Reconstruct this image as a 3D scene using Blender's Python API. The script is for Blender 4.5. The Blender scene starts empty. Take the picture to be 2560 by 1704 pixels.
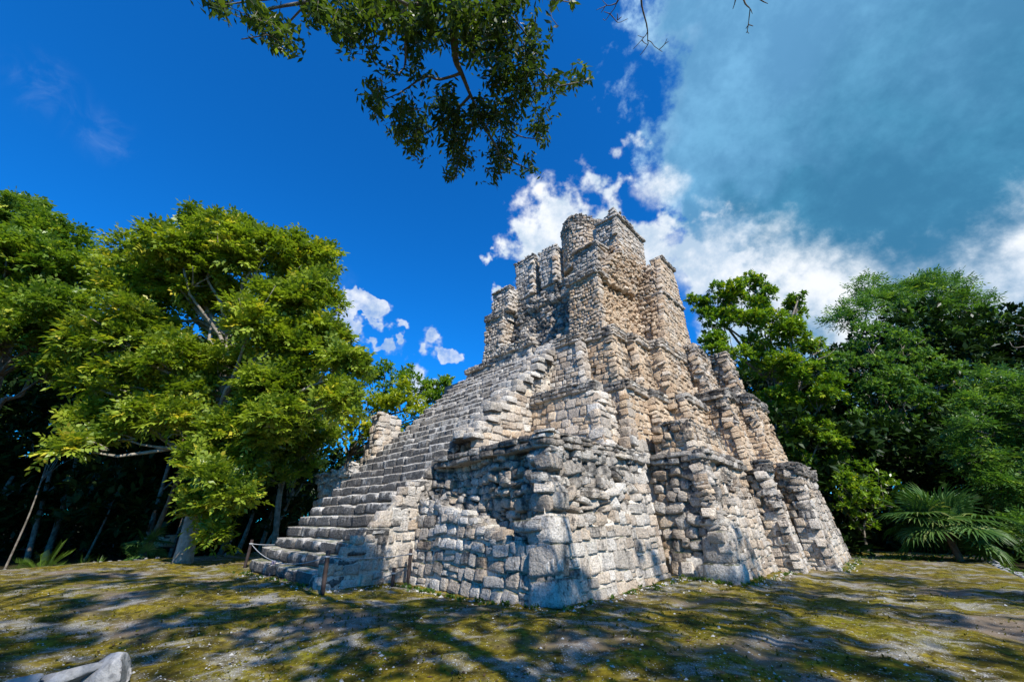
import bpy, math, random
import numpy as np
from mathutils import Matrix, Vector
rng = np.random.default_rng(7)
random.seed(7)
R = math.radians
scene = bpy.context.scene
COL = scene.collection

# ---------------------------------------------------------------- camera
F, CX, CY, HZ, EYE = 978., 1280., 852., 1304., 1.6        # photograph pixels (2560 x 1704)
PITCH = math.atan((HZ - CY) / F)
PC, PS = math.cos(PITCH), math.sin(PITCH)
cam = bpy.data.objects.new('camera', bpy.data.cameras.new('camera'))
COL.objects.link(cam)
cam.location = (0, 0, EYE)
cam.rotation_euler = (R(90) + PITCH, 0, 0)
cam.data.sensor_width = 36
cam.data.lens = 36 * F / 2560
cam.data.clip_end = 3000
cam.data.clip_start = .05
scene.camera = cam

# ---------------------------------------------------------------- light
SUN_AZ, SUN_EL = 153., 45.            # compass from +Y clockwise: behind the camera, to its right
def dirvec(az, el):
    return Vector((math.sin(R(az)) * math.cos(R(el)), math.cos(R(az)) * math.cos(R(el)), math.sin(R(el))))
SUND = np.array(dirvec(SUN_AZ, SUN_EL))
sun = bpy.data.objects.new('sun', bpy.data.lights.new('sun', 'SUN'))
COL.objects.link(sun)
sun.data.energy = 5.0
sun.data.angle = R(.5)
sun.data.color = (1, .955, .885)
sun.rotation_euler = dirvec(SUN_AZ, SUN_EL).to_track_quat('Z', 'Y').to_euler()
scene.view_settings.view_transform = 'Standard'
scene.view_settings.look = 'None'
scene.view_settings.exposure = .48
scene.view_settings.gamma = 1
scene.render.engine = 'CYCLES'
scene.cycles.max_bounces = 6
scene.cycles.diffuse_bounces = 3
scene.cycles.transparent_max_bounces = 4
scene.cycles.use_denoising = True

def praydir(x, y):
    X, Y = x - CX, -(y - CY)
    d = np.array([X, F * PC - Y * PS, Y * PC + F * PS])
    return d
def ground(x, y, z=0.):
    d = praydir(x, y)
    return np.array([0, 0, EYE]) + d * ((z - EYE) / d[2])
def at(x, y, D):
    """the point on a photograph pixel's ray at forward distance D"""
    d = praydir(x, y)
    return np.array([0, 0, EYE]) + d * (D / d[1])
def depth(P):
    return P[..., 1] * PC + (P[..., 2] - EYE) * PS
def pix(P):
    P = np.asarray(P, float)
    Z = depth(P)
    Yc = -P[..., 1] * PS + (P[..., 2] - EYE) * PC
    return CX + F * P[..., 0] / Z, CY - F * Yc / Z, Z

class NT:
    """small node tree writer"""
    def __init__(s, tree):
        s.t = tree; s.t.nodes.clear()
    def n(s, typ, ins=None, **kw):
        nd = s.t.nodes.new(typ)
        for k, v in kw.items(): setattr(nd, k, v)
        for k, v in (ins or {}).items():
            s.set(nd.inputs[k], v)
        return nd
    def set(s, sock, v):
        if isinstance(v, bpy.types.NodeSocket): s.t.links.new(v, sock)
        elif isinstance(v, bpy.types.Node): s.t.links.new(v.outputs[0], sock)
        else:
            if hasattr(sock.default_value, '__len__') and not isinstance(v, (int, float)) and len(v) == 3 and len(sock.default_value) == 4: v = (*v, 1)
            sock.default_value = v
    def math(s, op, a, b=0., c=None, clamp=False):
        ins = {0: a, 1: b}
        if c is not None: ins[2] = c
        return s.n('ShaderNodeMath', ins, operation=op, use_clamp=clamp).outputs[0]
    def vmath(s, op, a, b=None, scale=None):
        nd = s.n('ShaderNodeVectorMath', {0: a}, operation=op)
        if b is not None: s.set(nd.inputs[1], b)
        if scale is not None: s.set(nd.inputs['Scale'], scale)
        return nd.outputs['Value'] if op in ('DOT_PRODUCT', 'LENGTH', 'DISTANCE') else nd.outputs[0]
    def smooth(s, x, lo, hi, a=0., b=1.):
        return s.n('ShaderNodeMapRange', {'Value': x, 'From Min': lo, 'From Max': hi, 'To Min': a, 'To Max': b}, interpolation_type='SMOOTHSTEP').outputs[0]
    def lin(s, x, lo, hi, a=0., b=1.):
        return s.n('ShaderNodeMapRange', {'Value': x, 'From Min': lo, 'From Max': hi, 'To Min': a, 'To Max': b}).outputs[0]
    def mix(s, f, a, b, blend='MIX'):
        nd = s.n('ShaderNodeMix', data_type='RGBA', blend_type=blend)
        s.set(nd.inputs[0], f); s.set(nd.inputs[6], a); s.set(nd.inputs[7], b)
        return nd.outputs[2]
    def noise(s, vec, scale, detail=3., rough=.55, dist=0.):
        return s.n('ShaderNodeTexNoise', {'Vector': vec, 'Scale': scale, 'Detail': detail, 'Roughness': rough, 'Distortion': dist}).outputs[0]
    def vor(s, vec, scale, feature='F1', out=0, rand=1.):
        return s.n('ShaderNodeTexVoronoi', {'Vector': vec, 'Scale': scale, 'Randomness': rand}, feature=feature).outputs[out]

# ---------------------------------------------------------------- sky: Nishita air with clouds laid out by compass direction
world = bpy.data.worlds.new('World'); scene.world = world; world.use_nodes = True
def build_world():
    t = NT(world.node_tree)
    sky = t.n('ShaderNodeTexSky', sky_type='NISHITA', sun_disc=False, sun_elevation=R(SUN_EL), sun_rotation=R(SUN_AZ), air_density=1.0, dust_density=.15, ozone_density=3.)
    d = t.n('ShaderNodeTexCoord').outputs['Generated']
    d = t.vmath('NORMALIZE', d)
    blue = t.mix(1., sky.outputs[0], (.05, .80, 1.62), 'MULTIPLY')
    warp = t.n('ShaderNodeTexNoise', {'Vector': d, 'Scale': 11., 'Detail': 4.}).outputs[1]
    dw = t.vmath('ADD', d, t.vmath('SCALE', t.vmath('SUBTRACT', warp, (.5, .5, .5)), scale=.035))
    dw2 = t.vmath('ADD', d, t.vmath('SCALE', t.vmath('SUBTRACT', warp, (.5, .5, .5)), scale=.016))
    def blobs(lst, vec=None):
        best = None
        for (x, y, r) in lst:                      # 2356-wide photograph coordinates, radius in degrees
            c = praydir(x / .9203, y / .9203); c = c / np.linalg.norm(c)
            ang = t.math('ARCCOSINE', t.math('MINIMUM', t.vmath('DOT_PRODUCT', vec or dw, tuple(c)), .99999))
            v = t.math('SUBTRACT', 1., t.math('DIVIDE', ang, R(r)))
            best = v if best is None else t.math('MAXIMUM', best, v)
        return t.math('MAXIMUM', best, -1.2)
    n1 = t.math('ADD', t.math('MULTIPLY', t.noise(d, 15., 9., .60, .2), .55), t.math('MULTIPLY', t.noise(d, 42., 7., .62), .45))
    n2 = t.noise(d, 3.2, 6., .55)
    n4 = t.noise(d, 6.5, 5., .5)
    n3 = t.math('ADD', t.math('MULTIPLY', t.noise(d, 34., 8., .6), .6), t.math('MULTIPLY', t.noise(d, 80., 6., .6), .4))
    cum = blobs([(1340, 505, 8), (1240, 590, 7), (1390, 470, 6.5), (1175, 615, 4.2), (1300, 560, 8.5), (1450, 590, 7), (1540, 590, 6), (1620, 620, 6)])
    band = blobs([(1560, 600, 7), (1720, 650, 8), (1850, 685, 8), (2000, 700, 8), (2130, 690, 7.5), (2270, 670, 7.5), (2370, 640, 8), (2600, 640, 10), (1640, 590, 7), (1510, 430, 3.5), (2900, 600, 12)], d)
    bank = blobs([(2010, 150, 24.5), (2200, 350, 27), (2050, 520, 17), (1800, 420, 13), (1680, 490, 8.5), (1780, 290, 13.5), (2600, 300, 30), (2450, -200, 28), (2900, 100, 40), (2020, -250, 20), (1810, 40, 13), (3600, -300, 35)])
    small = blobs([(935, 815, 2.9), (985, 800, 2.6), (960, 840, 2.8), (880, 750, 1.9), (815, 745, 1.9), (1050, 835, 1.8), (795, 695, 1.5), (965, 885, 2.), (845, 715, 1.2), (910, 780, 1.5), (1015, 820, 1.5), (790, 715, 1.)], dw2)
    wisp = blobs([(100, 205, 2.6), (85, 185, 1.6), (125, 235, 1.6), (235, 310, 2.4), (270, 330, 1.5), (780, 650, 2.2)], d)
    mc = t.smooth(t.math('ADD', t.math('MULTIPLY', cum, 1.15), t.math('ADD', t.math('MULTIPLY', t.math('SUBTRACT', n1, .5), 1.0), t.math('MULTIPLY', t.math('SUBTRACT', n4, .5), .5))), .0, .40)
    mb = t.smooth(t.math('ADD', t.math('MULTIPLY', bank, 2.3), t.math('ADD', t.math('MULTIPLY', t.math('SUBTRACT', n4, .5), 2.6), t.math('MULTIPLY', t.math('SUBTRACT', n1, .5), 1.3))), -.02, .42)
    ms = t.math('MULTIPLY', t.smooth(t.math('ADD', t.math('MULTIPLY', small, .75), t.math('MULTIPLY', t.math('SUBTRACT', n1, .5), 1.5)), -.05, .95), .95)
    mw = t.math('MULTIPLY', t.math('MULTIPLY', t.smooth(wisp, -.4, 1.), t.smooth(t.noise(t.vmath('MULTIPLY', d, (1., 1., .6)), 20., 7., .6, 1.2), .40, .95)), .14)
    core = blobs([(2050, 470, 24), (2330, 430, 20), (2500, 400, 28), (1850, 480, 13)])
    thick = t.smooth(t.math('ADD', core, t.math('MULTIPLY', t.math('SUBTRACT', n2, .5), .9)), -.05, .75)
    edge = t.smooth(t.math('ADD', t.math('MULTIPLY', bank, 1.0), t.math('MULTIPLY', t.math('SUBTRACT', n2, .5), .35)), .02, .30)
    bankcol = t.mix(edge, (.26, .45, .66), (.105, .285, .49))
    bankcol = t.mix(thick, bankcol, (.042, .18, .325))
    tex = t.math('ADD', t.math('MULTIPLY', n4, .55), t.math('MULTIPLY', n1, .45))
    bankcol = t.mix(t.smooth(tex, .40, .66), t.mix(1., bankcol, (.86, .88, .90), 'MULTIPLY'), t.mix(1., bankcol, (1.45, 1.3, 1.2), 'MULTIPLY'))
    lob = t.math('ADD', t.math('MULTIPLY', n1, .7), t.math('MULTIPLY', n2, .3))
    cumcol = t.mix(t.smooth(t.math('ADD', t.math('MULTIPLY', lob, .6), t.math('MULTIPLY', n4, .4)), .40, .60), (.36, .47, .60), (.74, .76, .79))
    base = t.n('ShaderNodeVectorMath', {0: blue, 'Scale': .10}, operation='SCALE').outputs[0]
    cl = t.mix(mw, base, (.55, .72, .88))
    mbd = t.smooth(t.math('ADD', t.math('MULTIPLY', band, .8), t.math('ADD', t.math('MULTIPLY', t.math('SUBTRACT', n4, .5), 1.3), t.math('MULTIPLY', t.math('SUBTRACT', n1, .5), 1.2))), -.08, .75)
    cl = t.mix(mb, cl, bankcol)
    cl = t.mix(t.math('MULTIPLY', mbd, .95), cl, cumcol)
    cl = t.mix(ms, cl, cumcol)
    cl = t.mix(mc, cl, cumcol)
    bg = t.n('ShaderNodeBackground', {'Color': cl, 'Strength': 1.})
    t.n('ShaderNodeOutputWorld', {'Surface': bg})
build_world()

# ---------------------------------------------------------------- object helpers
def tag(o, label=None, cat=None, group=None, kind=None):
    for k, v in (('label', label), ('category', cat), ('group', group), ('kind', kind)):
        if v: o[k] = v
    return o
def link(name, mesh, mat=None, parent=None):
    o = bpy.data.objects.new(name, mesh); COL.objects.link(o)
    if mat is not None and not mesh.materials: mesh.materials.append(mat)
    if parent is not None: o.parent = parent
    return o
def empty(name, loc=(0, 0, 0)):
    o = bpy.data.objects.new(name, None); COL.objects.link(o); o.location = loc
    o.empty_display_size = .3
    return o
def mesh_np(name, V, faces, smooth=False, tint=None, fattrs=None):
    """V: n x 3; faces: list of arrays (m x 3 or m x 4)"""
    me = bpy.data.meshes.new(name)
    V = np.asarray(V, np.float32)
    me.vertices.add(len(V)); me.vertices.foreach_set('co', V.ravel())
    faces = [np.asarray(f, np.int32) for f in faces if len(f)]
    loops = np.concatenate([f.ravel() for f in faces])
    tot = np.concatenate([np.full(len(f), f.shape[1], np.int32) for f in faces])
    start = np.concatenate([[0], np.cumsum(tot)[:-1]]).astype(np.int32)
    me.loops.add(len(loops)); me.loops.foreach_set('vertex_index', loops)
    me.polygons.add(len(tot)); me.polygons.foreach_set('loop_start', start)
    me.polygons.foreach_set('loop_total', tot)
    if smooth: me.polygons.foreach_set('use_smooth', np.ones(len(tot), bool))
    me.update(calc_edges=True)
    for k, a in ({'tint': tint} if tint is not None else {}).items():
        at_ = me.attributes.new(k, 'FLOAT', 'FACE'); at_.data.foreach_set('value', np.asarray(a, np.float32))
    for k, a in (fattrs or {}).items():
        at_ = me.attributes.new(k, 'FLOAT', 'FACE'); at_.data.foreach_set('value', np.asarray(a, np.float32))
    return me
class MB:
    def __init__(s): s.V = []; s.Q = []; s.T = []; s.n = 0
    def add(s, V, Q=None, T=None):
        V = np.asarray(V, float).reshape(-1, 3)
        s.V.append(V)
        if Q is not None and len(Q): s.Q.append(np.asarray(Q) + s.n)
        if T is not None and len(T): s.T.append(np.asarray(T) + s.n)
        s.n += len(V)
    def box(s, c, size, M=None):
        v = np.array([[x, y, z] for x in (-.5, .5) for y in (-.5, .5) for z in (-.5, .5)]) * np.array(size)
        if M is not None: v = v @ np.asarray(M).T
        s.add(v + np.array(c), [[0, 1, 3, 2], [4, 6, 7, 5], [0, 4, 5, 1], [2, 3, 7, 6], [0, 2, 6, 4], [1, 5, 7, 3]])
    def tube(s, pts, rad, k=8, cap=True, rough=0.):
        pts = np.asarray(pts, float); n = len(pts); rad = np.broadcast_to(np.asarray(rad, float), (n,))
        tan = np.gradient(pts, axis=0); tan /= np.linalg.norm(tan, axis=1)[:, None] + 1e-9
        ref = np.array([0, 0, 1.]) if abs(tan[0][2]) < .9 else np.array([1., 0, 0])
        rings = []
        a = np.cross(tan[0], ref); a /= np.linalg.norm(a)
        for i in range(n):
            a = a - tan[i] * (a @ tan[i]); a /= np.linalg.norm(a) + 1e-9
            b = np.cross(tan[i], a)
            th = np.linspace(0, 2 * np.pi, k, endpoint=False)
            rr = rad[i] * (1 + (rng.normal(0, rough, k) if rough else 0))
            rings.append(pts[i] + np.outer(np.cos(th) * rr, a) + np.outer(np.sin(th) * rr, b))
        V = np.concatenate(rings)
        Q = []
        for i in range(n - 1):
            for j in range(k):
                Q.append([i * k + j, i * k + (j + 1) % k, (i + 1) * k + (j + 1) % k, (i + 1) * k + j])
        T = []
        if cap:
            V = np.concatenate([V, pts[:1], pts[-1:]])
            for j in range(k):
                T.append([n * k, (j + 1) % k, j]); T.append([n * k + 1, (n - 1) * k + j, (n - 1) * k + (j + 1) % k])
        s.add(V, Q, T)
    def build(s, name, mat, parent=None, smooth=False):
        fs = []
        if s.Q: fs.append(np.concatenate(s.Q))
        if s.T: fs.append(np.concatenate(s.T))
        return link(name, mesh_np(name, np.concatenate(s.V), fs, smooth), mat, parent)
def curve(pts, n=12):
    """Catmull-Rom through points"""
    P = np.asarray(pts, float); P = np.concatenate([[2 * P[0] - P[1]], P, [2 * P[-1] - P[-2]]])
    out = []
    m = len(P) - 3
    for i in range(m):
        k = max(2, n // m)
        for t in np.linspace(0, 1, k, endpoint=(i == m - 1)):
            a, b, c, d = P[i:i + 4]
            out.append(.5 * (2 * b + (c - a) * t + (2 * a - 5 * b + 4 * c - d) * t * t + (3 * b - a - 3 * c + d) * t ** 3))
    return np.array(out)

# ---------------------------------------------------------------- materials
def material(name):
    m = bpy.data.materials.new(name); m.use_nodes = True
    return m, NT(m.node_tree)
def stone_material(name, from_object, up_w=.20):
    m, t = material(name)
    typ = 'OBJECT' if from_object else 'GEOMETRY'
    def attr(a): return t.n('ShaderNodeAttribute', attribute_type=typ, attribute_name=a).outputs['Fac']
    tint, warm, dark = attr('tint'), attr('warm'), attr('dark')
    geo = t.n('ShaderNodeNewGeometry')
    pos = t.vmath('ADD', geo.outputs['Position'], t.vmath('SCALE', t.n('ShaderNodeCombineXYZ', {0: tint, 1: tint, 2: tint}).outputs[0], scale=37.))
    up = t.n('ShaderNodeSeparateXYZ', {0: geo.outputs['Normal']}).outputs[2]
    big = t.noise(geo.outputs['Position'], 1.1, 4., .6)
    mid = t.noise(pos, 4.5, 6., .65)
    fine = t.noise(pos, 22., 5., .7)
    grey = t.mix(tint, (.46, .405, .338), (.90, .835, .73))
    wcol = t.mix(tint, (.60, .41, .25), (.88, .69, .48))
    wm = t.math('MULTIPLY', warm, t.smooth(t.math('ADD', big, t.math('MULTIPLY', mid, .4)), .45, .80, .95, 2.0), clamp=True)
    col = t.mix(wm, grey, wcol)
    col = t.mix(t.smooth(mid, .35, .68), t.mix(1., col, (.70, .70, .71), 'MULTIPLY'), col)
    # black lichen in patches
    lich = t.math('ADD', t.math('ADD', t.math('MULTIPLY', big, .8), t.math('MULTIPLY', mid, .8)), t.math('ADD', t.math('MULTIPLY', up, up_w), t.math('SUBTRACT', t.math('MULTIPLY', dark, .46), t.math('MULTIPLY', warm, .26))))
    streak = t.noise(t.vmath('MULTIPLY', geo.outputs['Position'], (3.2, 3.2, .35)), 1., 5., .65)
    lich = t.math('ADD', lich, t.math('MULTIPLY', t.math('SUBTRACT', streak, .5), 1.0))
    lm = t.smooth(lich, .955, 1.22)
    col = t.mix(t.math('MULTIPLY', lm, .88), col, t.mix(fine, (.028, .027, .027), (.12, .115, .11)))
    # moss on shelves close to the ground
    z = t.n('ShaderNodeSeparateXYZ', {0: geo.outputs['Position']}).outputs[2]
    mo = t.math('MULTIPLY', t.smooth(up, .55, .95), t.smooth(z, 3.2, .3))
    mo = t.math('MULTIPLY', mo, t.smooth(t.noise(geo.outputs['Position'], 2.3, 4.), .40, .60))
    col = t.mix(t.math('MULTIPLY', mo, .8), col, (.10, .125, .02))
    col = t.mix(t.smooth(fine, .34, .58), t.mix(1., col, (.60, .59, .57), 'MULTIPLY'), col)
    col = t.mix(t.smooth(t.noise(pos, 9., 5., .7), .52, .66), col, t.mix(1., col, (.60, .59, .58), 'MULTIPLY'))
    lay = t.noise(t.vmath('MULTIPLY', pos, (1.6, 1.6, 11.)), 1.4, 5., .65)
    lay = t.math('MULTIPLY', lay, t.smooth(dark, .15, .5, .25, 1.))
    pit = t.vor(pos, 16., 'SMOOTH_F1')
    h = t.math('ADD', t.math('MULTIPLY', mid, 1.0), t.math('ADD', t.math('MULTIPLY', fine, .55), t.math('ADD', t.math('MULTIPLY', pit, .3), t.math('MULTIPLY', lay, .9))))
    bmp = t.n('ShaderNodeBump', {'Height': h, 'Strength': 1., 'Distance': .075})
    bs = t.n('ShaderNodeBsdfPrincipled', {'Base Color': col, 'Roughness': .92, 'Normal': bmp, 'Specular IOR Level': .15})
    t.n('ShaderNodeOutputMaterial', {'Surface': bs})
    return m
M_STONE_O = stone_material('weathered_limestone', True)
M_STEP = stone_material('step_limestone', True, -.62)  # less lichen on upward faces: risers darker, tops paler
M_STONE = stone_material('weathered_limestone_mass', False)
def simple_material(name, c1, c2, scale=6., rough=.9, bump=.3, dist=.02, detail=5., spec=.2, c3=None):
    m, t = material(name)
    pos = t.n('ShaderNodeNewGeometry').outputs['Position']
    n = t.noise(pos, scale, detail, .65)
    col = t.mix(t.smooth(n, .3, .7), c1, c2)
    n2 = t.noise(pos, scale * 4.3, 4., .6)
    if c3: col = t.mix(t.smooth(n2, .5, .72), col, c3)
    h = t.math('ADD', n, t.math('MULTIPLY', n2, .5))
    b = t.n('ShaderNodeBump', {'Height': h, 'Strength': bump, 'Distance': dist})
    bs = t.n('ShaderNodeBsdfPrincipled', {'Base Color': col, 'Roughness': rough, 'Normal': b, 'Specular IOR Level': spec})
    t.n('ShaderNodeOutputMaterial', {'Surface': bs})
    return m
M_MORTAR = simple_material('old_lime_mortar', (.36, .32, .265), (.66, .59, .49), 2.6, .95, .9, .06, 8., .1, (.10, .095, .09))
M_BARK = simple_material('grey_bark', (.10, .085, .065), (.27, .235, .19), 5., .9, .6, .03, 6., .15)
M_BARKP = simple_material('pale_bark', (.17, .145, .11), (.40, .35, .28), 4., .9, .6, .03, 6., .15)
M_BARKR = simple_material('red_brown_bark', (.09, .055, .035), (.22, .14, .085), 5., .9, .6, .03, 6., .15)
M_POST = simple_material('painted_dark_post', (.022, .014, .012), (.06, .042, .035), 9., .7, .4, .01, 5., .3)
M_POSTV = simple_material('faded_violet_post', (.075, .065, .10), (.16, .14, .20), 9., .7, .4, .01, 5., .3)
M_ROPE = simple_material('grey_rope', (.30, .30, .29), (.55, .55, .54), 60., .9, .8, .01, 3., .1)
M_SIGNB = simple_material('sign_board', (.42, .38, .26), (.50, .46, .33), 5., .6, .1, .002, 3., .3)
M_WOOD = simple_material('dark_wood', (.035, .022, .015), (.08, .05, .035), 6., .8, .5, .01, 5., .2)
M_INK = simple_material('sign_ink', (.03, .03, .03), (.06, .05, .05), 6., .8, .1, .01, 3., .2)
M_GRAVEL = simple_material('white_limestone_chips', (.28, .27, .24), (.60, .58, .54), 9., .95, .5, .02, 5., .1)
M_BOULDER = simple_material('pale_boulder', (.16, .16, .155), (.42, .41, .395), 3.2, .95, .9, .05, 8., .1, (.15, .15, .15))
M_FLOOR = simple_material('leaf_litter', (.018, .016, .008), (.055, .045, .022), 2.2, 1., .8, .06, 8., .05)
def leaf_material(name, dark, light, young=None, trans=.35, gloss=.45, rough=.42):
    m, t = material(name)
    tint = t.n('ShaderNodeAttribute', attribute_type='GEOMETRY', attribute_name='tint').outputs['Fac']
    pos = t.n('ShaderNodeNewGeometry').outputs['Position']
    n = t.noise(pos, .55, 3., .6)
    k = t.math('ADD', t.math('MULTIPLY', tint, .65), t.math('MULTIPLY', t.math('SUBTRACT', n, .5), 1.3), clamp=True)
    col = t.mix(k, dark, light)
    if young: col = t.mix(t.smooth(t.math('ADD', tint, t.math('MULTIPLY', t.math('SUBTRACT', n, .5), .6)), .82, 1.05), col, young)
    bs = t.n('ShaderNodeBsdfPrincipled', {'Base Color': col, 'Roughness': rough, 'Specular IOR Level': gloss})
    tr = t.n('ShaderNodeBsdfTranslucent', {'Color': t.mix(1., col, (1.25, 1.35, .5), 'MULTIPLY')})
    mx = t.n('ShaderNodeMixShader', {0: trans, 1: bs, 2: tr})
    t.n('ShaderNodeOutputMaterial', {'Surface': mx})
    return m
L_PINN = leaf_material('pinnate_leaf', (0.105, 0.175, 0.018), (0.46, 0.53, 0.045), (0.66, 0.54, 0.06))
L_LEFT = leaf_material('left_tree_leaf', (0.075, 0.15, 0.018), (0.32, 0.42, 0.042), (0.46, 0.48, 0.06))
L_YEL = leaf_material('yellow_green_leaf', (0.22, 0.29, 0.014), (0.48, 0.5, 0.03), (0.6, 0.5, 0.04))
L_GLOSS = leaf_material('glossy_leaf', (0.075, 0.175, 0.014), (0.35, 0.47, 0.032), (0.52, 0.52, 0.03), gloss=.6, rough=.35)
L_BLUE = leaf_material('mid_green_leaf', (0.055, 0.14, 0.028), (0.22, 0.36, 0.06), (0.32, 0.43, 0.07))
L_DARK = leaf_material('shaded_leaf', (.012, .032, .007), (.036, .072, .014), trans=.15, gloss=.2)  # leaf colour darkened to carry the shade inside the wood
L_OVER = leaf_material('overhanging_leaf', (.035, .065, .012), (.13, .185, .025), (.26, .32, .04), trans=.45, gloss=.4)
L_PALM = leaf_material('palm_blade', (.035, .095, .018), (.13, .22, .045), (.24, .27, .08), trans=.25, gloss=.35, rough=.42)
L_MOSS = leaf_material('moss_tuft', (.055, .055, .010), (.24, .21, .016), trans=.1, gloss=.05, rough=.9)
L_LITTER = leaf_material('dead_leaf', (.035, .022, .012), (.17, .10, .05), trans=.1, gloss=.2)
L_WEED = leaf_material('weed_leaf', (.05, .11, .012), (.14, .21, .02), trans=.3)

# ---------------------------------------------------------------- pyramid frame of reference
AZ = R(44)
UU = np.array([math.sin(AZ), math.cos(AZ), 0]); WW = np.array([math.cos(AZ), -math.sin(AZ), 0])
A0 = ground(1389, 1522)
def W3(p):
    """(u, w, z): u into the pyramid along its stair, w towards its visible flank"""
    p = np.asarray(p, float)
    q = A0 + p[..., 0:1] * UU + p[..., 1:2] * WW
    q = q.copy(); q[..., 2] = p[..., 2]
    return q

# ---------------------------------------------------------------- ground
def hnoise(x, y):
    return (.05 * np.sin(.55 * x + 1.3 * np.sin(.31 * y)) + .04 * np.sin(.83 * y + 2 * np.sin(.23 * x + 1)) + .02 * np.sin(2.1 * x + 1.7 * y) + .016 * np.sin(5.3 * x - 4.1 * y) + .013 * np.sin(7.9 * y + 3 * np.sin(3.1 * x)) + .008 * np.sin(13.7 * x + 2.2 * np.sin(11. * y)))
def ground_material():
    m, t = material('mossy_limestone_ground')
    pos = t.n('ShaderNodeNewGeometry').outputs['Position']
    a = t.noise(pos, .55, 6., .62)
    b = t.noise(pos, 2.1, 6., .65, .4)
    c = t.noise(pos, 9., 5., .7)
    moss = t.mix(t.smooth(b, .32, .68), (.055, .048, .012), (.265, .205, .016))
    moss = t.mix(t.smooth(a, .50, .66), moss, (.18, .165, .014))
    moss = t.mix(t.smooth(c, .42, .62), t.mix(1., moss, (.5, .48, .42), 'MULTIPLY'), moss)
    soil = t.mix(b, (.10, .075, .052), (.25, .195, .14))
    col = t.mix(t.smooth(t.noise(t.vmath('ADD', pos, (31, 7, 0)), .42, 5., .6), .51, .66), moss, soil)
    # white limestone grit: denser in worn patches
    worn = t.smooth(t.math('ADD', t.math('MULTIPLY', t.noise(t.vmath('ADD', pos, (3, 17, 0)), .9, 6., .65), .7), t.math('MULTIPLY', t.noise(pos, 3.7, 4., .6), .3)), .49, .63)
    cell = t.vor(pos, 26., 'F1', 1)
    cr = t.n('ShaderNodeSeparateColor', {0: cell}).outputs[0]
    cd = t.vor(pos, 26., 'F1', 0)
    spk = t.math('MULTIPLY', t.smooth(cd, .42, .26), t.math('GREATER_THAN', t.math('ADD', cr, t.math('MULTIPLY', worn, .62)), .965))
    cell2 = t.vor(pos, 60., 'F1', 1)
    cr2 = t.n('ShaderNodeSeparateColor', {0: cell2}).outputs[0]
    spk2 = t.math('MULTIPLY', t.smooth(t.vor(pos, 60., 'F1', 0), .45, .25), t.math('GREATER_THAN', t.math('ADD', cr2, t.math('MULTIPLY', worn, .62)), .94))
    s = t.math('MAXIMUM', spk, spk2)
    col = t.mix(t.math('MULTIPLY', worn, .62), col, t.mix(c, (.19, .175, .15), (.50, .48, .45)))
    col = t.mix(s, col, t.mix(cr2, (.26, .25, .22), (.56, .55, .51)))
    h = t.math('ADD', t.math('ADD', t.math('MULTIPLY', b, .5), t.math('MULTIPLY', c, .45)), t.math('MULTIPLY', s, .35))
    bmp = t.n('ShaderNodeBump', {'Height': h, 'Strength': .9, 'Distance': .06})
    bs = t.n('ShaderNodeBsdfPrincipled', {'Base Color': col, 'Roughness': .97, 'Normal': bmp, 'Specular IOR Level': .08})
    t.n('ShaderNodeOutputMaterial', {'Surface': bs})
    return m
M_GROUND = ground_material()
# outline of the raised terrace: left edge, far, right edge
LEFT_EDGE = np.array([(-19.5, -14), (-19.2, 8), (-18.7, 16.4), (-18.3, 20.2), (-16.9, 23.2), (-15.2, 25.2), (-14., 28), (-12, 40)])
RIGHT_EDGE = np.array([(13.0, -14), (12.4, 2), (12.2, 8.5), (13.6, 11.2), (16.6, 14.7), (20.6, 19.2), (24.2, 22.6), (23.0, 25.2), (20.7, 27.2), (20, 40)])
def terrace():
    ys = np.linspace(-13.8, 39.8, 215)
    nx = 170
    V = []
    for y in ys:
        xl = np.interp(y, LEFT_EDGE[:, 1], LEFT_EDGE[:, 0]); xr = np.interp(y, RIGHT_EDGE[:, 1], RIGHT_EDGE[:, 0])
        x = np.linspace(xl, xr, nx)
        z = hnoise(x, np.full(nx, y))
        f = np.clip(np.minimum(x - xl, xr - x) / 1.2, 0, 1)
        z = z * f
        z[0] = z[-1] = -.75
        V.append(np.stack([x, np.full(nx, y), z], 1))
    V = np.concatenate(V); n = len(ys)
    i, j = np.meshgrid(np.arange(n - 1), np.arange(nx - 1), indexing='ij')
    a = (i * nx + j).ravel()
    o = link('terrace_ground', mesh_np('terrace_ground', V, [np.stack([a, a + 1, a + nx + 1, a + nx], 1)], True), M_GROUND)
    o['kind'] = 'structure'
    return o
TERRACE = terrace()
def forest_floor():
    rr = np.concatenate([np.linspace(0, 60, 40), np.geomspace(66, 1500, 14)])
    k = 96
    th = np.linspace(0, 2 * np.pi, k, endpoint=False)
    V = [np.array([[0, 15, -.62]])]
    for r in rr[1:]:
        x = r * np.cos(th); y = 15 + r * np.sin(th)
        V.append(np.stack([x, y, -.62 + .12 * np.sin(.4 * x + np.sin(.3 * y)) * np.cos(.37 * y)], 1))
    V = np.concatenate(V)
    Q = []; T = [[0, 1 + j, 1 + (j + 1) % k] for j in range(k)]
    for i in range(len(rr) - 2):
        for j in range(k):
            Q.append([1 + i * k + j, 1 + (i + 1) * k + j, 1 + (i + 1) * k + (j + 1) % k, 1 + i * k + (j + 1) % k])
    o = link('forest_floor', mesh_np('forest_floor', V, [Q, T], True), M_FLOOR)
    o['kind'] = 'structure'
forest_floor()

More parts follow.
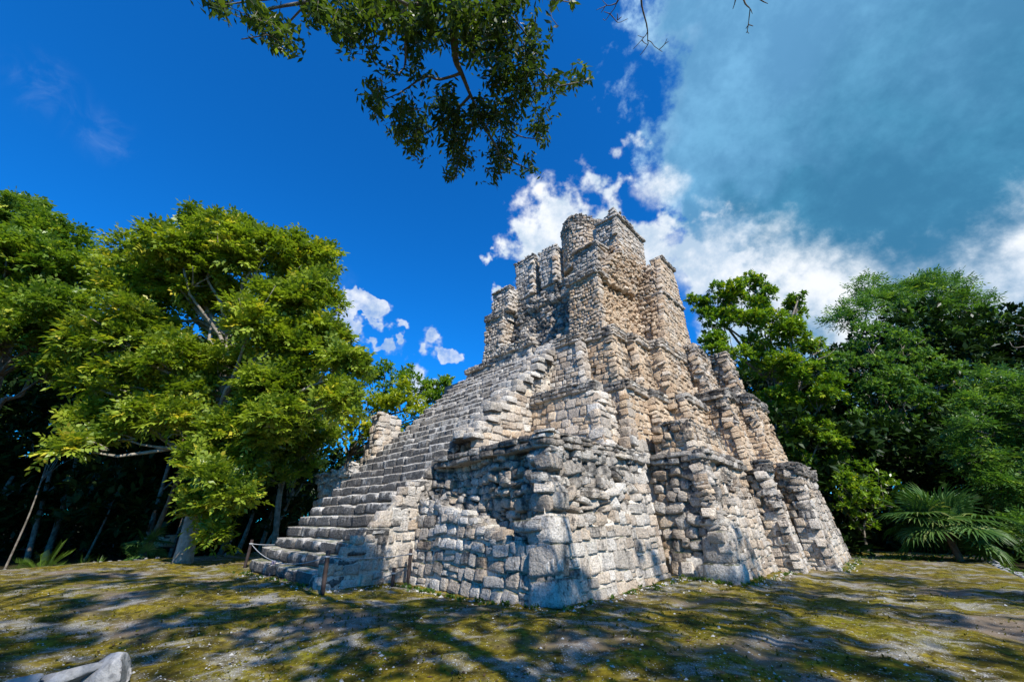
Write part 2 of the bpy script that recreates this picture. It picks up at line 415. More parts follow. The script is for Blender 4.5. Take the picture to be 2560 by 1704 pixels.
# ---------------------------------------------------------------- stones
def stone_variant(r, grid, rings, roundness, noise):
    """unit stone: front face grid, sides as rings, open at the hidden back"""
    g = np.array(grid); n = len(g)
    pts = [(x, y, .5) for y in g for x in g]
    per = [(i, 0) for i in range(n)] + [(n - 1, j) for j in range(1, n)] + [(i, n - 1) for i in range(n - 2, -1, -1)] + [(0, j) for j in range(n - 2, 0, -1)]
    for z in rings:
        for (i, j) in per: pts.append((g[i], g[j], z))
    P = np.array(pts)
    S = P / np.linalg.norm(P, axis=1)[:, None] * .60
    Q = P * (1 - roundness) + S * roundness
    back = P[:, 2] < -.3
    Q[back] = Q[back] * .9 + P[back] * .1
    k1 = r.normal(0, 4.5, (4, 3)); ph = r.uniform(0, 6.28, 4)
    d = sum(np.sin(P @ k1[i] + ph[i]) for i in range(4)) / 4
    k2 = r.normal(0, 9, (3, 3)); ph2 = r.uniform(0, 6.28, 3)
    d2 = sum(np.sin(P @ k2[i] + ph2[i]) for i in range(3)) / 3
    nrm = Q / (np.linalg.norm(Q, axis=1)[:, None] + 1e-6)
    Q = Q + nrm * (d * noise + d2 * noise * .5)[:, None]
    sh = r.normal(0, noise * .9, 4)                                     # a little skew and taper
    Q[:, 0] += Q[:, 1] * sh[0]; Q[:, 1] += Q[:, 0] * sh[1]
    Q[:, 0] *= 1 + Q[:, 1] * sh[2]; Q[:, 1] *= 1 + Q[:, 0] * sh[3]
    F_ = []
    for j in range(n - 1):
        for i in range(n - 1):
            F_.append([j * n + i, j * n + i + 1, (j + 1) * n + i + 1, (j + 1) * n + i])
    m = len(per)
    idx = [[j * n + i for (i, j) in per]] + [[n * n + k * m + q for q in range(m)] for k in range(len(rings))]
    for a, b in zip(idx[:-1], idx[1:]):
        for q in range(m):
            F_.append([a[q], b[q], b[(q + 1) % m], a[(q + 1) % m]])
    return Q, np.array(F_)
G4 = [-.5, -.30, .30, .5]; G5 = [-.5, -.36, 0, .36, .5]
sr = np.random.default_rng(3)
ROUND = {'block': (.24, .06), 'step': (.11, .03), 'worn': (.31, .07), 'rubble': (.50, .10)}
LIB_S = {k: [stone_variant(sr, G4, [-.35], a, b) for _ in range(16)] for k, (a, b) in ROUND.items()}
LIB_B = {k: [stone_variant(sr, G5, [.05, -.5], a, b) for _ in range(16)] for k, (a, b) in ROUND.items()}
LIB_MESH = {}
def lib_mesh(shape, v, step=False):
    if (shape, v, step) not in LIB_MESH:
        Q, F_ = LIB_B[shape][v]
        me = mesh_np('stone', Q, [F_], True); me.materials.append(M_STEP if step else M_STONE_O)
        LIB_MESH[(shape, v, step)] = me
    return LIB_MESH[(shape, v, step)]
STONES = []      # dict per stone
PARTS = {}       # part name -> MB of backing surfaces
pyr = tag(empty('stepped_pyramid', tuple(A0)), 'tall ruined stepped pyramid of weathered grey and cream limestone with a steep stairway', 'pyramid')
def part(name):
    if name not in PARTS: PARTS[name] = MB()
    return PARTS[name]
def add_stone(c, t, v, n, size, shape, kind, pt, warm=0., dark=0., tint=None):
    STONES.append(dict(c=c, M=np.stack([t, v, n], 1), size=np.array(size), shape=shape, kind=kind, part=pt, warm=warm, dark=dark,
                       tint=float(np.clip(rng.normal(.5, .28), 0, 1)) if tint is None else tint, var=int(rng.integers(16))))
STY = {  # shape, aspect range, gap, protrusion range, depth, rotation deg, size jitter
    'facing': ('block', (.75, 1.8), .03, (-.008, .045), .34, 2.6, .22),
    'worn':   ('worn', (.7, 1.7), .036, (-.01, .07), .38, 5., .22),
    'rubble': ('rubble', (.75, 1.8), .018, (-.05, .13), .5, 11., .26),
    'slab':   ('worn', (1.8, 4.2), .0, (-.04, .08), .5, 3.5, .2),
    'cornice': ('worn', (1.6, 3.8), .008, (.0, .05), .55, 1.5, .08),
}
def rotv(a, axis, ang):
    return a * math.cos(ang) + np.cross(axis, a) * math.sin(ang) + axis * (axis @ a) * (1 - math.cos(ang))
def panel(pt, BL, BR, TR, TL, ch=.3, style='facing', region=None, top=None, warm=0., dark=0., kind=None, back=True, ragged=.0, skip=0.):
    """one wall face, corners as (u, w, z) seen from outside; region(s, t) -> (style, recess)"""
    B = [W3(p) for p in (BL, BR, TR, TL)]
    def P(s, t): return (B[0] * (1 - s) + B[1] * s) * (1 - t) + (B[3] * (1 - s) + B[2] * s) * t
    L = .5 * (np.linalg.norm(B[1] - B[0]) + np.linalg.norm(B[2] - B[3])); H = .5 * (np.linalg.norm(B[3] - B[0]) + np.linalg.norm(B[2] - B[1]))
    tx = (B[1] - B[0] + B[2] - B[3]); tx /= np.linalg.norm(tx)
    ty = (B[3] - B[0] + B[2] - B[1]); ty /= np.linalg.norm(ty)
    n = np.cross(tx, ty); n /= np.linalg.norm(n); ty = np.cross(n, tx)
    ph = rng.uniform(0, 6.28, 6)
    rag = lambda s: 1 - ragged * (.5 + .5 * np.sin(s * L * 1.3 + ph[0])) * (.5 + .5 * np.sin(s * L * 3.1 + ph[1]))
    topf = (lambda s: top(s) * rag(s)) if top else rag
    reg = region or (lambda s, t: (style, 0.))
    if back:
        nx, ny = max(2, int(L / .22)), max(2, int(H / .22))
        V = []
        for j in range(ny + 1):
            for i in range(nx + 1):
                s, t = i / nx, j / ny * min(1., float(topf(i / nx)))
                _, rc = reg(s, t)
                V.append(P(s, t) - n * (rc + ({'facing': .015, 'worn': .06}.get(_, .19)) + abs(rng.normal(0, .025))))
        a = np.array([j * (nx + 1) + i for j in range(ny) for i in range(nx)])
        part(pt).add(V, np.stack([a, a + 1, a + nx + 2, a + nx + 1], 1))
    y = -ch * .15
    while y < H:
        st0 = reg(.5, min(1, y / H))[0]
        hh = ch * rng.uniform(.78, 1.28)
        if y + hh > H * 1.02 + .05: hh = max(.5 * ch, H - y)
        x = -rng.uniform(0, .7) * ch
        while x < L:
            s, t = (x + .2) / L, (y + hh / 2) / H
            st, rc = reg(min(max(s, 0), 1), min(max(t, 0), 1))
            shp, ar, gap, pr, dp, rt, jit = STY[st]
            wd = hh * rng.uniform(*ar)
            if rng.random() < .10: wd *= 1.35
            if x < 0: wd = max(wd, ch * .5 - x)
            if x + wd > L: wd = max(L - x, ch * .4)
            s = (x + wd / 2) / L
            if t <= topf(min(max(s, 0), 1)) + .02 and rng.random() >= skip:
                nsub = 2 if (st in ('rubble', 'worn', 'facing') and rng.random() < .13 and hh > .16) else 1
                for q in range(nsub):
                    h2 = hh / nsub
                    wv = .12 * ch * math.sin(x * 1.7 + ph[2]) + .07 * ch * math.sin(x * 4.3 + ph[3] + y)
                    c = P(s, min(t, 1.)) + ty * ((q + .5) * h2 - hh / 2 + wv + rng.normal(0, jit * .25) * h2) + tx * rng.normal(0, jit * .2) * h2
                    prt = rng.uniform(*pr) - rc
                    a = R(rng.normal(0, rt)); b = R(rng.normal(0, rt * .8)); g_ = R(rng.normal(0, rt * .8))
                    t2 = rotv(tx, n, a); v2 = rotv(ty, n, a)
                    n2 = rotv(n, t2, b); v2 = rotv(v2, t2, b); n2 = rotv(n2, v2, g_); t2 = rotv(t2, v2, g_)
                    sc = 1 + rng.normal(0, jit * .5)
                    size = (max(.05, (wd - gap) * sc), max(.05, (h2 - gap) * (1 + rng.normal(0, jit * .4))), dp)
                    k = kind or ('rubble_stone' if st == 'rubble' else 'cornice_stone' if st in ('slab', 'cornice') else 'wall_stone')
                    wz = warm(s, t) if callable(warm) else warm
                    dz = dark(s, t) if callable(dark) else dark
                    add_stone(c + n * (prt - dp / 2), t2, v2, n2, size, shp, k, pt, float(np.clip(wz + rng.normal(0, .12), 0, 1)), float(np.clip(dz + rng.normal(0, .15), 0, 1)))
                    if st == 'rubble' and rng.random() < .55:      # small chinking stones in the gaps
                        cc = c + tx * (wd * .5 * rng.choice([-1, 1])) + ty * (h2 * .5 * rng.choice([-1, 1]))
                        e = h2 * rng.uniform(.25, .5)
                        add_stone(cc + n * (prt - .05 - e / 2), t2, v2, n2, (e * 1.3, e, e * 1.5), 'rubble', k, pt, float(np.clip(wz, 0, 1)), float(np.clip(dz, 0, 1)))
            x += wd
        y += hh
def corner(pt, bot, top, ch=.34, long=.55, short=.36, style='block', warm=0., dark=0., stop=1., prt=.0, jig=.02):
    """quoins up an outer corner between a front face (-u) and a flank face (+w)"""
    b, tp = W3(np.array(bot, float)), W3(np.array(top, float))
    H = np.linalg.norm(tp - b); ax = (tp - b) / H
    y = 0.; k = 0
    while y < H * stop:
        h = ch * rng.uniform(.75, 1.3)
        lu, lw = (long, short) if k % 2 else (short, long)
        lu *= rng.uniform(.8, 1.25); lw *= rng.uniform(.8, 1.25)
        n = -UU; up = ax - n * (ax @ n); up /= np.linalg.norm(up); t = WW
        c = b + ax * (y + h / 2) + UU * (lu / 2 - prt) - WW * (lw / 2 - prt) + rng.normal(0, jig, 3)
        a = R(rng.normal(0, 2.5))
        add_stone(c, rotv(t, up, a), up, rotv(n, up, a), (lw, h - .025, lu), 'block' if style == 'block' else style, 'corner_stone', pt, warm, dark)
        y += h; k += 1
def rim(pt, a, b, ch=.16, rows=2, out=.08, style='slab', warm=0., dark=.6, over=0.):
    """rows of flat stones laid along a wall top from a to b (u, w, z)"""
    a, b = np.array(a, float), np.array(b, float)
    up = np.array([0, 0, ch * rows])
    A, B = W3(a), W3(b); t = (B - A) / np.linalg.norm(B - A); n = np.cross(t, [0, 0, 1.])
    nu = np.array([n @ UU, n @ WW, 0]) * out
    panel(pt, a + nu, b + nu, b + nu + up, a + nu + up, ch, style, warm=warm, dark=dark, back=False, ragged=over)

# the tiers as battered masses of core behind the faces
def core(pt, poly0, poly1, z0, z1):
    p0 = np.array([(u, w, z0) for u, w in poly0]); p1 = np.array([(u, w, z1) for u, w in poly1]); k = len(p0)
    V = W3(np.concatenate([p0, p1]))
    Q = [[i, (i + 1) % k, k + (i + 1) % k, k + i] for i in range(k)]
    mb = part(pt); mb.add(V, Q)
    c = W3(np.array([[np.mean(p1[:, 0]), np.mean(p1[:, 1]), z1]]))
    mb.add(np.concatenate([V[k:], c]), None, [[i, (i + 1) % k, k] for i in range(k)])

# ---- first tier
Z1 = 3.52
T1 = 'lower_tier'
core(T1, [(1.1, -16), (1.1, -.9), (6.6, -.9), (6.9, .8), (11.8, .7), (12, 1.5), (13.3, 1.6), (13.4, 2.2), (17.1, 2.2), (17.1, -16)],
         [(1.3, -16), (1.3, -1.1), (6.8, -1.1), (7.1, .5), (12, .4), (12.2, 1.2), (13.5, 1.3), (13.6, 1.9), (16.8, 1.9), (16.8, -16)], -.2, Z1 - .1)
def regF1A(s, t):
    lim = np.interp(s, [0, .1, .35, .55, .75, .86, .9, 1], [.66, .62, .52, .46, .36, .30, .42, .42])
    if t < lim: return ('worn', 0.)
    f = min(1, (t - lim) / .14) * (1 - .45 * t) * min(1, max(0, (.93 - s) / .22)) * min(1, (s + .06) / .16)
    return ('rubble', .06 + .34 * f * (.75 + .25 * math.sin(13 * s + 5 * t)))
LEDGE = lambda s: float(np.interp(s, [0, .1, .35, .55, .75, .88, 1], [.97, .93, .80, .69, .54, .45, .62]))
panel(T1, (.30, -5.9, -.1), (0, -.1, -.1), (.30, -.25, 2.3), (.55, -5.9, 2.3), .36, 'worn', top=LEDGE, dark=.22, warm=.05)
panel(T1, (.84, -5.9, .5), (.62, -.55, .5), (.80, -.75, Z1), (1.0, -5.9, Z1 - .15), .27, 'rubble', lambda s, t: ('rubble', .10 + .14 * math.sin(9 * s + 6 * t)), dark=.5, warm=.1)  # dark also deepens the shade of the recess in the stone colour
for s_ in np.linspace(.01, .93, 26):           # broken top of the lower facing
    for dd in (.22, .5):
        p_ = np.array([.42 * (1 - s_) + .15 * s_ + dd, -5.85 + 5.6 * s_, -.1 + 2.4 * LEDGE(s_) - .06 - .1 * dd]) + rng.normal(0, .04, 3)
        add_stone(W3(p_), WW, -UU * .3 + np.array([0, 0, .95]), np.array([0, 0, .3]) - UU, (rng.uniform(.25, .42), rng.uniform(.2, .3), .36), 'rubble', 'rubble_stone', T1, .05, .35)
rim(T1, (.85, -5.7, Z1 - .25), (.60, -.5, Z1 - .12), .17, 2, .07, 'slab', dark=.7, over=.12)
def regS1A(s, t):
    lim = np.interp(s, [0, .25, .5, .75, 1], [.36, .44, .50, .62, .80])
    return ('facing', 0.) if t < lim else ('rubble', .06)
panel(T1, (0.1, 0, -.1), (5.75, -.15, -.1), (5.95, -.60, Z1 - .02), (.55, -.45, Z1), .33, 'facing', regS1A, warm=lambda s, t: .04 + .22 * s * (1 - t), dark=lambda s, t: .10 + .35 * t, ragged=.05)
corner(T1, (0, 0, -.05), (.22, -.22, 1.55), .56, .85, .8, 'block', dark=.15, prt=.06)
corner(T1, (.22, -.22, 1.5), (.5, -.5, Z1 - .05), .36, .8, .7, 'rubble', dark=.5, prt=.0, jig=.07)
rim(T1, (.4, -.45, Z1 - .1), (5.9, -.58, Z1 - .05), .17, 2, .07, 'slab', dark=.4, over=.12)
panel(T1, (6.25, -.35, -.1), (6.2, 1.62, -.1), (6.6, 1.2, Z1 + .05), (6.6, -.6, Z1), .34, 'rubble', lambda s, t: ('worn', 0.) if t < .2 else ('rubble', .12), warm=lambda s, t: .25 * (1 - s), dark=.45)
panel(T1, (6.25, 1.65, -.1), (11.1, 1.52, -.1), (11.3, 1.12, Z1 + .1), (6.65, 1.2, Z1 + .05), .30, 'facing', lambda s, t: ('facing', 0.) if t < np.interp(s, [0, .4, 1], [.30, .62, .70]) else ('rubble', .06), warm=.24, dark=lambda s, t: .1 + .4 * (t > .6))
corner(T1, (6.2, 1.65, -.05), (6.3, 1.55, .85), .62, .9, .8, 'worn', prt=.05, dark=.1)
corner(T1, (6.3, 1.55, .85), (6.62, 1.2, Z1), .30, .7, .6, 'rubble', warm=.1, dark=.45, jig=.05, prt=-.05)
rim(T1, (6.6, -.55, Z1 - .05), (6.6, 1.25, Z1), .17, 2, .07, 'slab', dark=.6)
rim(T1, (6.6, 1.22, Z1), (11.2, 1.15, Z1 + .02), .17, 2, .07, 'slab', dark=.5, over=.12)
for (u0, w0, w1, u1) in ((11.15, 1.45, 2.32, 12.6), (12.62, 2.25, 3.05, 17.7)):
    panel(T1, (u0, w0, -.1), (u0, w1, -.1), (u0 + .42, w1 - .42, Z1 + .1), (u0 + .42, w0 - .4, Z1 + .1), .30, 'worn', lambda s, t: ('facing', 0.) if t < .5 else ('rubble', .05), warm=lambda s, t: .5 * (1 - s), dark=lambda s, t: .15 + .5 * t)
    panel(T1, (u0, w1, -.1), (u1, w1 - .06, -.1), (u1 - .35, w1 - .5, Z1 + .1), (u0 + .42, w1 - .42, Z1 + .1), .28, 'facing', lambda s, t: ('facing', 0.) if t < .66 else ('rubble', .05), warm=.14, dark=lambda s, t: .2 + .35 * t)
    corner(T1, (u0, w1, -.05), (u0 + .28, w1 - .28, 2.3), .40, .6, .5, 'block', warm=.15, dark=.2)
    corner(T1, (u0 + .28, w1 - .28, 2.3), (u0 + .42, w1 - .42, Z1 + .1), .22, .6, .5, 'rubble', dark=.6, jig=.05, prt=-.05)
    rim(T1, (u0 + .4, w0 - .3, Z1 - .1), (u0 + .4, w1 - .38, Z1 - .1), .15, 3, .12, 'slab', dark=.85)
    rim(T1, (u0 + .4, w1 - .42, Z1 - .1), (u1 - .3, w1 - .5, Z1 - .1), .15, 3, .12, 'slab', dark=.8, over=.12)
# what is left of the tier on the far side of the stairway
panel(T1, (.75, -17.2, -.1), (.75, -12.3, -.1), (1.05, -12.3, 3.75), (1.05, -16.5, 3.55), .34, 'worn', lambda s, t: ('worn', .05) if t < .55 else ('rubble', .1), top=lambda s: np.interp(s, [0, .12, .16, .3, 1], [.45, .5, .9, 1., 1.]), dark=.2, warm=.05)
rim(T1, (1.0, -16.4, 3.35), (1.0, -12.4, 3.55), .24, 2, .0, 'rubble', dark=.35, over=.3)

# ---- second tier
Z2 = 6.5
T2 = 'middle_tier'
core(T2, [(5.0, -15), (5.0, -1.6), (6.3, -1.3), (8, -.9), (9.6, -.1), (11.6, .2), (11.8, 1.0), (13.6, 1.1), (13.7, 1.5), (16.6, 1.5), (16.6, -15)],
         [(5.5, -15), (5.5, -2.2), (6.6, -1.6), (8.4, -1.2), (10.0, -.5), (12.0, -.2), (12.2, .6), (14.0, .7), (14.1, 1.1), (16.2, 1.1), (16.2, -15)], Z1 - .4, Z2)
def regF2A(s, t): return ('facing', 0.) if (s > .30 + .25 * math.sin(t * 5) * .3) else ('worn', .10)
panel(T2, (4.15, -4.6, Z1), (3.95, -.85, Z1), (4.55, -1.45, 6.05), (4.6, -4.4, 6.15), .30, 'facing', regF2A, warm=lambda s, t: .75 if s < .45 and t > .25 else .35, dark=lambda s, t: .35 if s < .25 else .05)
corner(T2, (3.95, -.8, Z1), (4.6, -1.4, 6.0), .34, .6, .5, 'worn', warm=.1, prt=.05)
panel(T2, (4.0, -.85, Z1), (5.3, -.95, Z1), (5.6, -1.35, 6.0), (4.6, -1.4, 6.0), .30, 'worn', warm=.3)
rim(T2, (4.62, -4.6, 6.02), (4.62, -1.35, 6.0), .17, 2, .16, 'cornice', warm=.1, dark=.75)
rim(T2, (4.75, -4.4, 6.36), (4.75, -1.6, 6.30), .2, 1, .02, 'rubble', dark=.7, over=.4)
# plinth, shaft and cornice of the corner pier
panel(T2, (5.2, -1.7, Z1), (5.2, -.66, Z1), (5.3, -.70, 4.3), (5.3, -1.7, 4.3), .42, 'worn', dark=.1)
panel(T2, (5.2, -.66, Z1), (6.7, -.66, Z1), (6.7, -.72, 4.3), (5.3, -.70, 4.3), .42, 'facing', warm=.1)
panel(T2, (5.6, -2.6, Z1), (5.6, -.76, Z1), (6.05, -.98, 6.3), (6.05, -2.7, 6.3), .29, 'facing', warm=.35, dark=.05)
panel(T2, (5.62, -.76, Z1), (7.5, -.74, Z1), (7.8, -1.02, 6.3), (6.08, -.98, 6.3), .27, 'facing', warm=.65, dark=.05)
corner(T2, (5.6, -.74, Z1 + .4), (6.05, -.96, 6.28), .36, .62, .5, 'block', warm=.2)
rim(T2, (6.08, -2.9, 6.28), (6.08, -.95, 6.28), .17, 2, .13, 'cornice', dark=.6, warm=.1)
rim(T2, (6.08, -.95, 6.28), (7.9, -1.02, 6.28), .17, 2, .13, 'cornice', dark=.55, warm=.1)
for (u0, w0, w1, u1) in ((7.5, -.8, -.30, 9.0), (9.0, -.4, .42, 11.4)):
    panel(T2, (u0, w0, Z1), (u0, w1, Z1), (u0 + .42, w1 - .42, 6.3), (u0 + .42, w0 - .42, 6.3), .27, 'facing', warm=.85)
    panel(T2, (u0, w1, Z1), (u1, w1 - .05, Z1), (u1 + .35, w1 - .46, 6.3), (u0 + .42, w1 - .42, 6.3), .26, 'worn', warm=.55, dark=.3)
    corner(T2, (u0, w1, Z1), (u0 + .42, w1 - .42, 6.3), .32, .5, .36, 'block', warm=.7)
    rim(T2, (u0 + .45, w0 - .5, 6.28), (u0 + .45, w1 - .42, 6.28), .17, 2, .12, 'cornice', dark=.6, warm=.1)
    rim(T2, (u0 + .45, w1 - .42, 6.28), (u1 + .4, w1 - .46, 6.28), .17, 2, .12, 'cornice', dark=.6, warm=.1)
# low apron against the flank
panel(T2, (6.75, -.45, Z1), (6.75, 1.0, Z1), (6.9, .85, 4.78), (6.9, -.45, 4.78), .27, 'worn', lambda s, t: ('worn', .03) if t < .62 else ('rubble', .0), warm=.6, dark=lambda s, t: .1 + .8 * (t > .6))
panel(T2, (6.75, 1.0, Z1), (10.4, 1.02, Z1), (10.4, .82, 4.74), (6.9, .85, 4.78), .26, 'facing', warm=.5, dark=lambda s, t: .1 + .75 * (t > .55))
corner(T2, (6.75, 1.0, Z1), (6.9, .85, 4.78), .34, .5, .4, 'worn', warm=.3, dark=.3)
rim(T2, (6.9, -.4, 4.72), (6.9, .85, 4.72), .2, 1, .0, 'rubble', dark=.8)
rim(T2, (6.9, .85, 4.72), (10.4, .85, 4.7), .2, 1, .0, 'rubble', dark=.7)
core(T2, [(6.95, -.6), (6.95, .7), (10.4, .7), (10.4, -.6)], [(7.1, -.6), (7.1, .6), (10.4, .6), (10.4, -.6)], Z1 - .3, 4.7)
ZF = 6.95
for (u0, w0, w1, u1) in ((11.4, .1, 1.38, 13.2), (13.25, 1.2, 1.92, 17.0)):
    far = u0 > 12
    panel(T2, (u0, w0, Z1), (u0, w1, Z1), (u0 + .5, w1 - .45, ZF), (u0 + .5, w0 - .42, ZF), .27, 'worn', lambda s, t: ('facing', 0.) if t < .55 else ('worn', .04), warm=lambda s, t: .95 if t < .65 else .5, dark=lambda s, t: .05 if t < .5 else .55)
    panel(T2, (u0, w1, Z1), (u1, w1 - .04, Z1), (u1 + (-.4 if far else .3), w1 - .5, ZF), (u0 + .5, w1 - .45, ZF), .25, 'facing', lambda s, t: ('facing', 0.) if t < .55 else ('rubble', .05), warm=.55, dark=lambda s, t: .15 + .4 * t)
    corner(T2, (u0, w1, Z1), (u0 + .25, w1 - .23, 5.3), .30, .55, .42, 'block', warm=.45, dark=.15)
    corner(T2, (u0 + .25, w1 - .23, 5.3), (u0 + .5, w1 - .45, ZF), .18, .55, .45, 'worn', dark=.6, jig=.04)
    rim(T2, (u0 + .5, w0 - .5, ZF - .15), (u0 + .5, w1 - .43, ZF - .15), .15, 3, .10, 'slab', dark=.85, over=.1)
    rim(T2, (u0 + .5, w1 - .43, ZF - .15), (u1 + (-.4 if far else .3), w1 - .48, ZF - .15), .15, 3, .10, 'slab', dark=.8, over=.1)
# ruined pier on the far side of the stairway
panel(T2, (3.3, -17.3, 3.5), (3.3, -14.9, 3.5), (3.45, -15.0, 7.3), (3.45, -17.2, 7.3), .36, 'worn', lambda s, t: ('rubble', .35) if s < .45 else ('facing', 0.), top=lambda s: np.interp(s, [0, .3, .42, .5, 1], [.62, .75, .85, 1., 1.]), warm=.1, dark=lambda s, t: .4 if s < .45 else 0.)
panel(T2, (3.3, -14.9, 3.5), (4.9, -14.9, 3.5), (4.7, -15.0, 7.3), (3.45, -15.0, 7.3), .36, 'facing', warm=.12, top=lambda s: np.interp(s, [0, .7, .8, 1], [1, 1, .95, .9]))
corner(T2, (3.3, -14.9, 3.5), (3.45, -15.0, 7.3), .38, .6, .55, 'block', warm=.05)
rim(T2, (3.45, -16.3, 7.2), (3.45, -15.0, 7.22), .18, 1, .06, 'worn', dark=.1)
core(T2, [(3.5, -17), (3.5, -15.1), (4.7, -15.1), (4.7, -17)], [(3.6, -16.2), (3.6, -15.2), (4.6, -15.2), (4.6, -16.2)], 3, 7.15)

# ---- third tier
Z3 = 9.55
T3 = 'upper_tier'
core(T3, [(6.6, -14), (6.6, -3.2), (7.2, -2.0), (8.4, -1.6), (9.7, -.9), (12.6, -.9), (12.8, -.2), (14.9, -.2), (15.0, .6), (16.2, .6), (16.2, -14)],
         [(7.0, -14), (7.0, -3.6), (7.5, -2.4), (8.8, -2.0), (10.1, -1.3), (12.9, -1.3), (13.1, -.6), (15.1, -.6), (15.3, .3), (15.9, .3), (15.9, -14)], Z2 - .6, Z3 - .05)
T3F = [(5.95, -4.9, -2.62, 6.6, .12, .0), (6.4, -3.0, -1.30, 7.75, .75, .05), (7.75, -1.7, -.95, 9.2, .85, .05), (9.2, -1.1, -.35, 12.3, .85, .05)]
for i, (u0, w0, w1, u1, wm, dk) in enumerate(T3F):
    zt = Z3 - .45
    panel(T3, (u0, w0, Z2 - .5), (u0, w1, Z2 - .5), (u0 + .42, w1 - .42, zt), (u0 + .42, w0 - .3, zt), .27, 'facing', (lambda s, t: ('facing', 0.)) if i != 1 else (lambda s, t: ('rubble', .12) if s < .45 and t < .7 else ('facing', 0.)), warm=wm, dark=(lambda s, t: .55 if s < .4 and t < .55 else .05) if i == 1 else dk)
    panel(T3, (u0, w1, Z2 - .5), (u1, w1 - .04, Z2 - .5), (u1 + .38, w1 - .46, zt), (u0 + .42, w1 - .42, zt), .25, 'worn' if i else 'facing', warm=wm * .6, dark=.1 if i == 0 else .45)
    corner(T3, (u0, w1, Z2 - .5), (u0 + .42, w1 - .42, zt), .32, .56, .44, 'block', warm=wm)
    rim(T3, (u0 + .45, max(w0 - .3, w1 - 1.9), zt), (u0 + .45, w1 - .38, zt), .15, 3, .13, 'cornice', dark=.55, warm=.15)
    rim(T3, (u0 + .45, w1 - .42, zt), (u1 + .42, w1 - .46, zt), .15, 3, .13, 'cornice', dark=.45, warm=.2)
Z3F = 9.95
for (u0, w0, w1, u1) in ((12.3, -1.0, .25, 14.6), (14.6, .1, 1.05, 16.4)):
    panel(T3, (u0, w0, Z2 - .3), (u0, w1, Z2 - .3), (u0 + .42, w1 - .42, Z3F), (u0 + .42, w0 - .42, Z3F), .26, 'rubble', lambda s, t: ('facing', 0.) if (t < .4 and s > .4) else ('rubble', .1), warm=lambda s, t: .6 if t < .6 else .15, dark=lambda s, t: .2 if t < .4 else .5)
    panel(T3, (u0, w1, Z2 - .3), (u1, w1, Z2 - .3), (u1, w1 - .45, Z3F - .3), (u0 + .42, w1 - .42, Z3F), .24, 'worn', lambda s, t: ('worn', 0.) if t < .5 else ('rubble', .03), warm=.35, dark=lambda s, t: .3 + .3 * t)
    corner(T3, (u0, w1, Z2 - .3), (u0 + .42, w1 - .42, Z3F), .22, .5, .42, 'worn', warm=.15, dark=.4, jig=.04)
    rim(T3, (u0 + .42, w0 - .42, Z3F - .1), (u0 + .42, w1 - .4, Z3F - .1), .16, 2, .0, 'rubble', dark=.6, over=.3)
    rim(T3, (u0 + .42, w1 - .42, Z3F - .1), (u1, w1 - .42, Z3F - .35), .16, 2, .0, 'rubble', dark=.6, over=.3)
# wall and cornice across the head of the stairway
panel(T3, (7.15, -12.6, 9.0), (7.15, -9.6, 9.0), (7.3, -9.6, 10.05), (7.3, -12.1, 10.05), .26, 'facing', dark=.35)
rim(T3, (7.3, -12.3, 10.0), (7.3, -9.5, 10.0), .15, 2, .14, 'cornice', dark=.5)
panel(T3, (7.0, -9.7, 8.9), (7.0, -6.6, 8.9), (7.15, -6.6, 10.35), (7.15, -9.6, 10.35), .30, 'facing', dark=.3)
panel(T3, (7.0, -6.6, 8.9), (8.4, -6.6, 9.4), (8.4, -6.6, 10.35), (7.15, -6.6, 10.35), .30, 'facing', dark=.1)
rim(T3, (7.15, -9.6, 10.3), (7.15, -6.5, 10.3), .19, 2, .16, 'rubble', dark=.35)
panel(T3, (7.9, -6.6, 9.2), (7.5, -3.8, 9.2), (8.2, -3.8, 10.9), (8.4, -6.6, 10.9), .24, 'rubble', dark=.2, warm=.1, ragged=.3)
core(T3, [(7.35, -12.4), (7.35, -6.9), (9, -6.9), (9, -12.4)], [(7.5, -12), (7.5, -7), (9, -7), (9, -12)], 8, 10.2)

# ---- temple and tower
T4 = 'temple_tower'
core(T4, [(7.4, -4.2), (7.4, -2.7), (13.4, -2.5), (13.4, -4.2)], [(7.7, -4.2), (7.7, -3.0), (13.4, -2.8), (13.4, -4.2)], 9, 12.8)
core(T4, [(9.5, -11.5), (9.5, -3), (13, -3), (13, -11.5)], [(9.9, -10.8), (9.9, -3), (12.6, -3), (12.6, -10.8)], 9, 14.6)
# right-hand pier of the recess
panel(T4, (6.85, -3.95, 9.35), (6.85, -2.08, 9.35), (7.05, -2.2, 12.75), (7.05, -3.85, 12.75), .19, 'worn', warm=.45, dark=.05)
corner(T4, (6.85, -2.08, 9.3), (7.05, -2.2, 12.75), .2, .36, .3, 'worn', warm=.3, dark=.15)
panel(T4, (8.9, -3.95, 9.35), (6.85, -3.95, 9.35), (7.05, -3.85, 12.75), (8.9, -3.85, 12.75), .2, 'worn', dark=.4)
rim(T4, (7.05, -4.0, 12.72), (7.05, -2.15, 12.72), .12, 2, .16, 'cornice', dark=.55)
rim(T4, (7.05, -2.2, 12.72), (8.0, -2.25, 12.72), .12, 2, .14, 'cornice', dark=.5)
panel(T4, (7.2, -4.1, 12.95), (7.2, -2.25, 12.95), (7.9, -2.6, 13.95), (7.9, -4.2, 13.95), .19, 'rubble', dark=.6)
rim(T4, (7.6, -4.2, 13.35), (7.6, -2.4, 13.35), .12, 2, .14, 'slab', dark=.65)
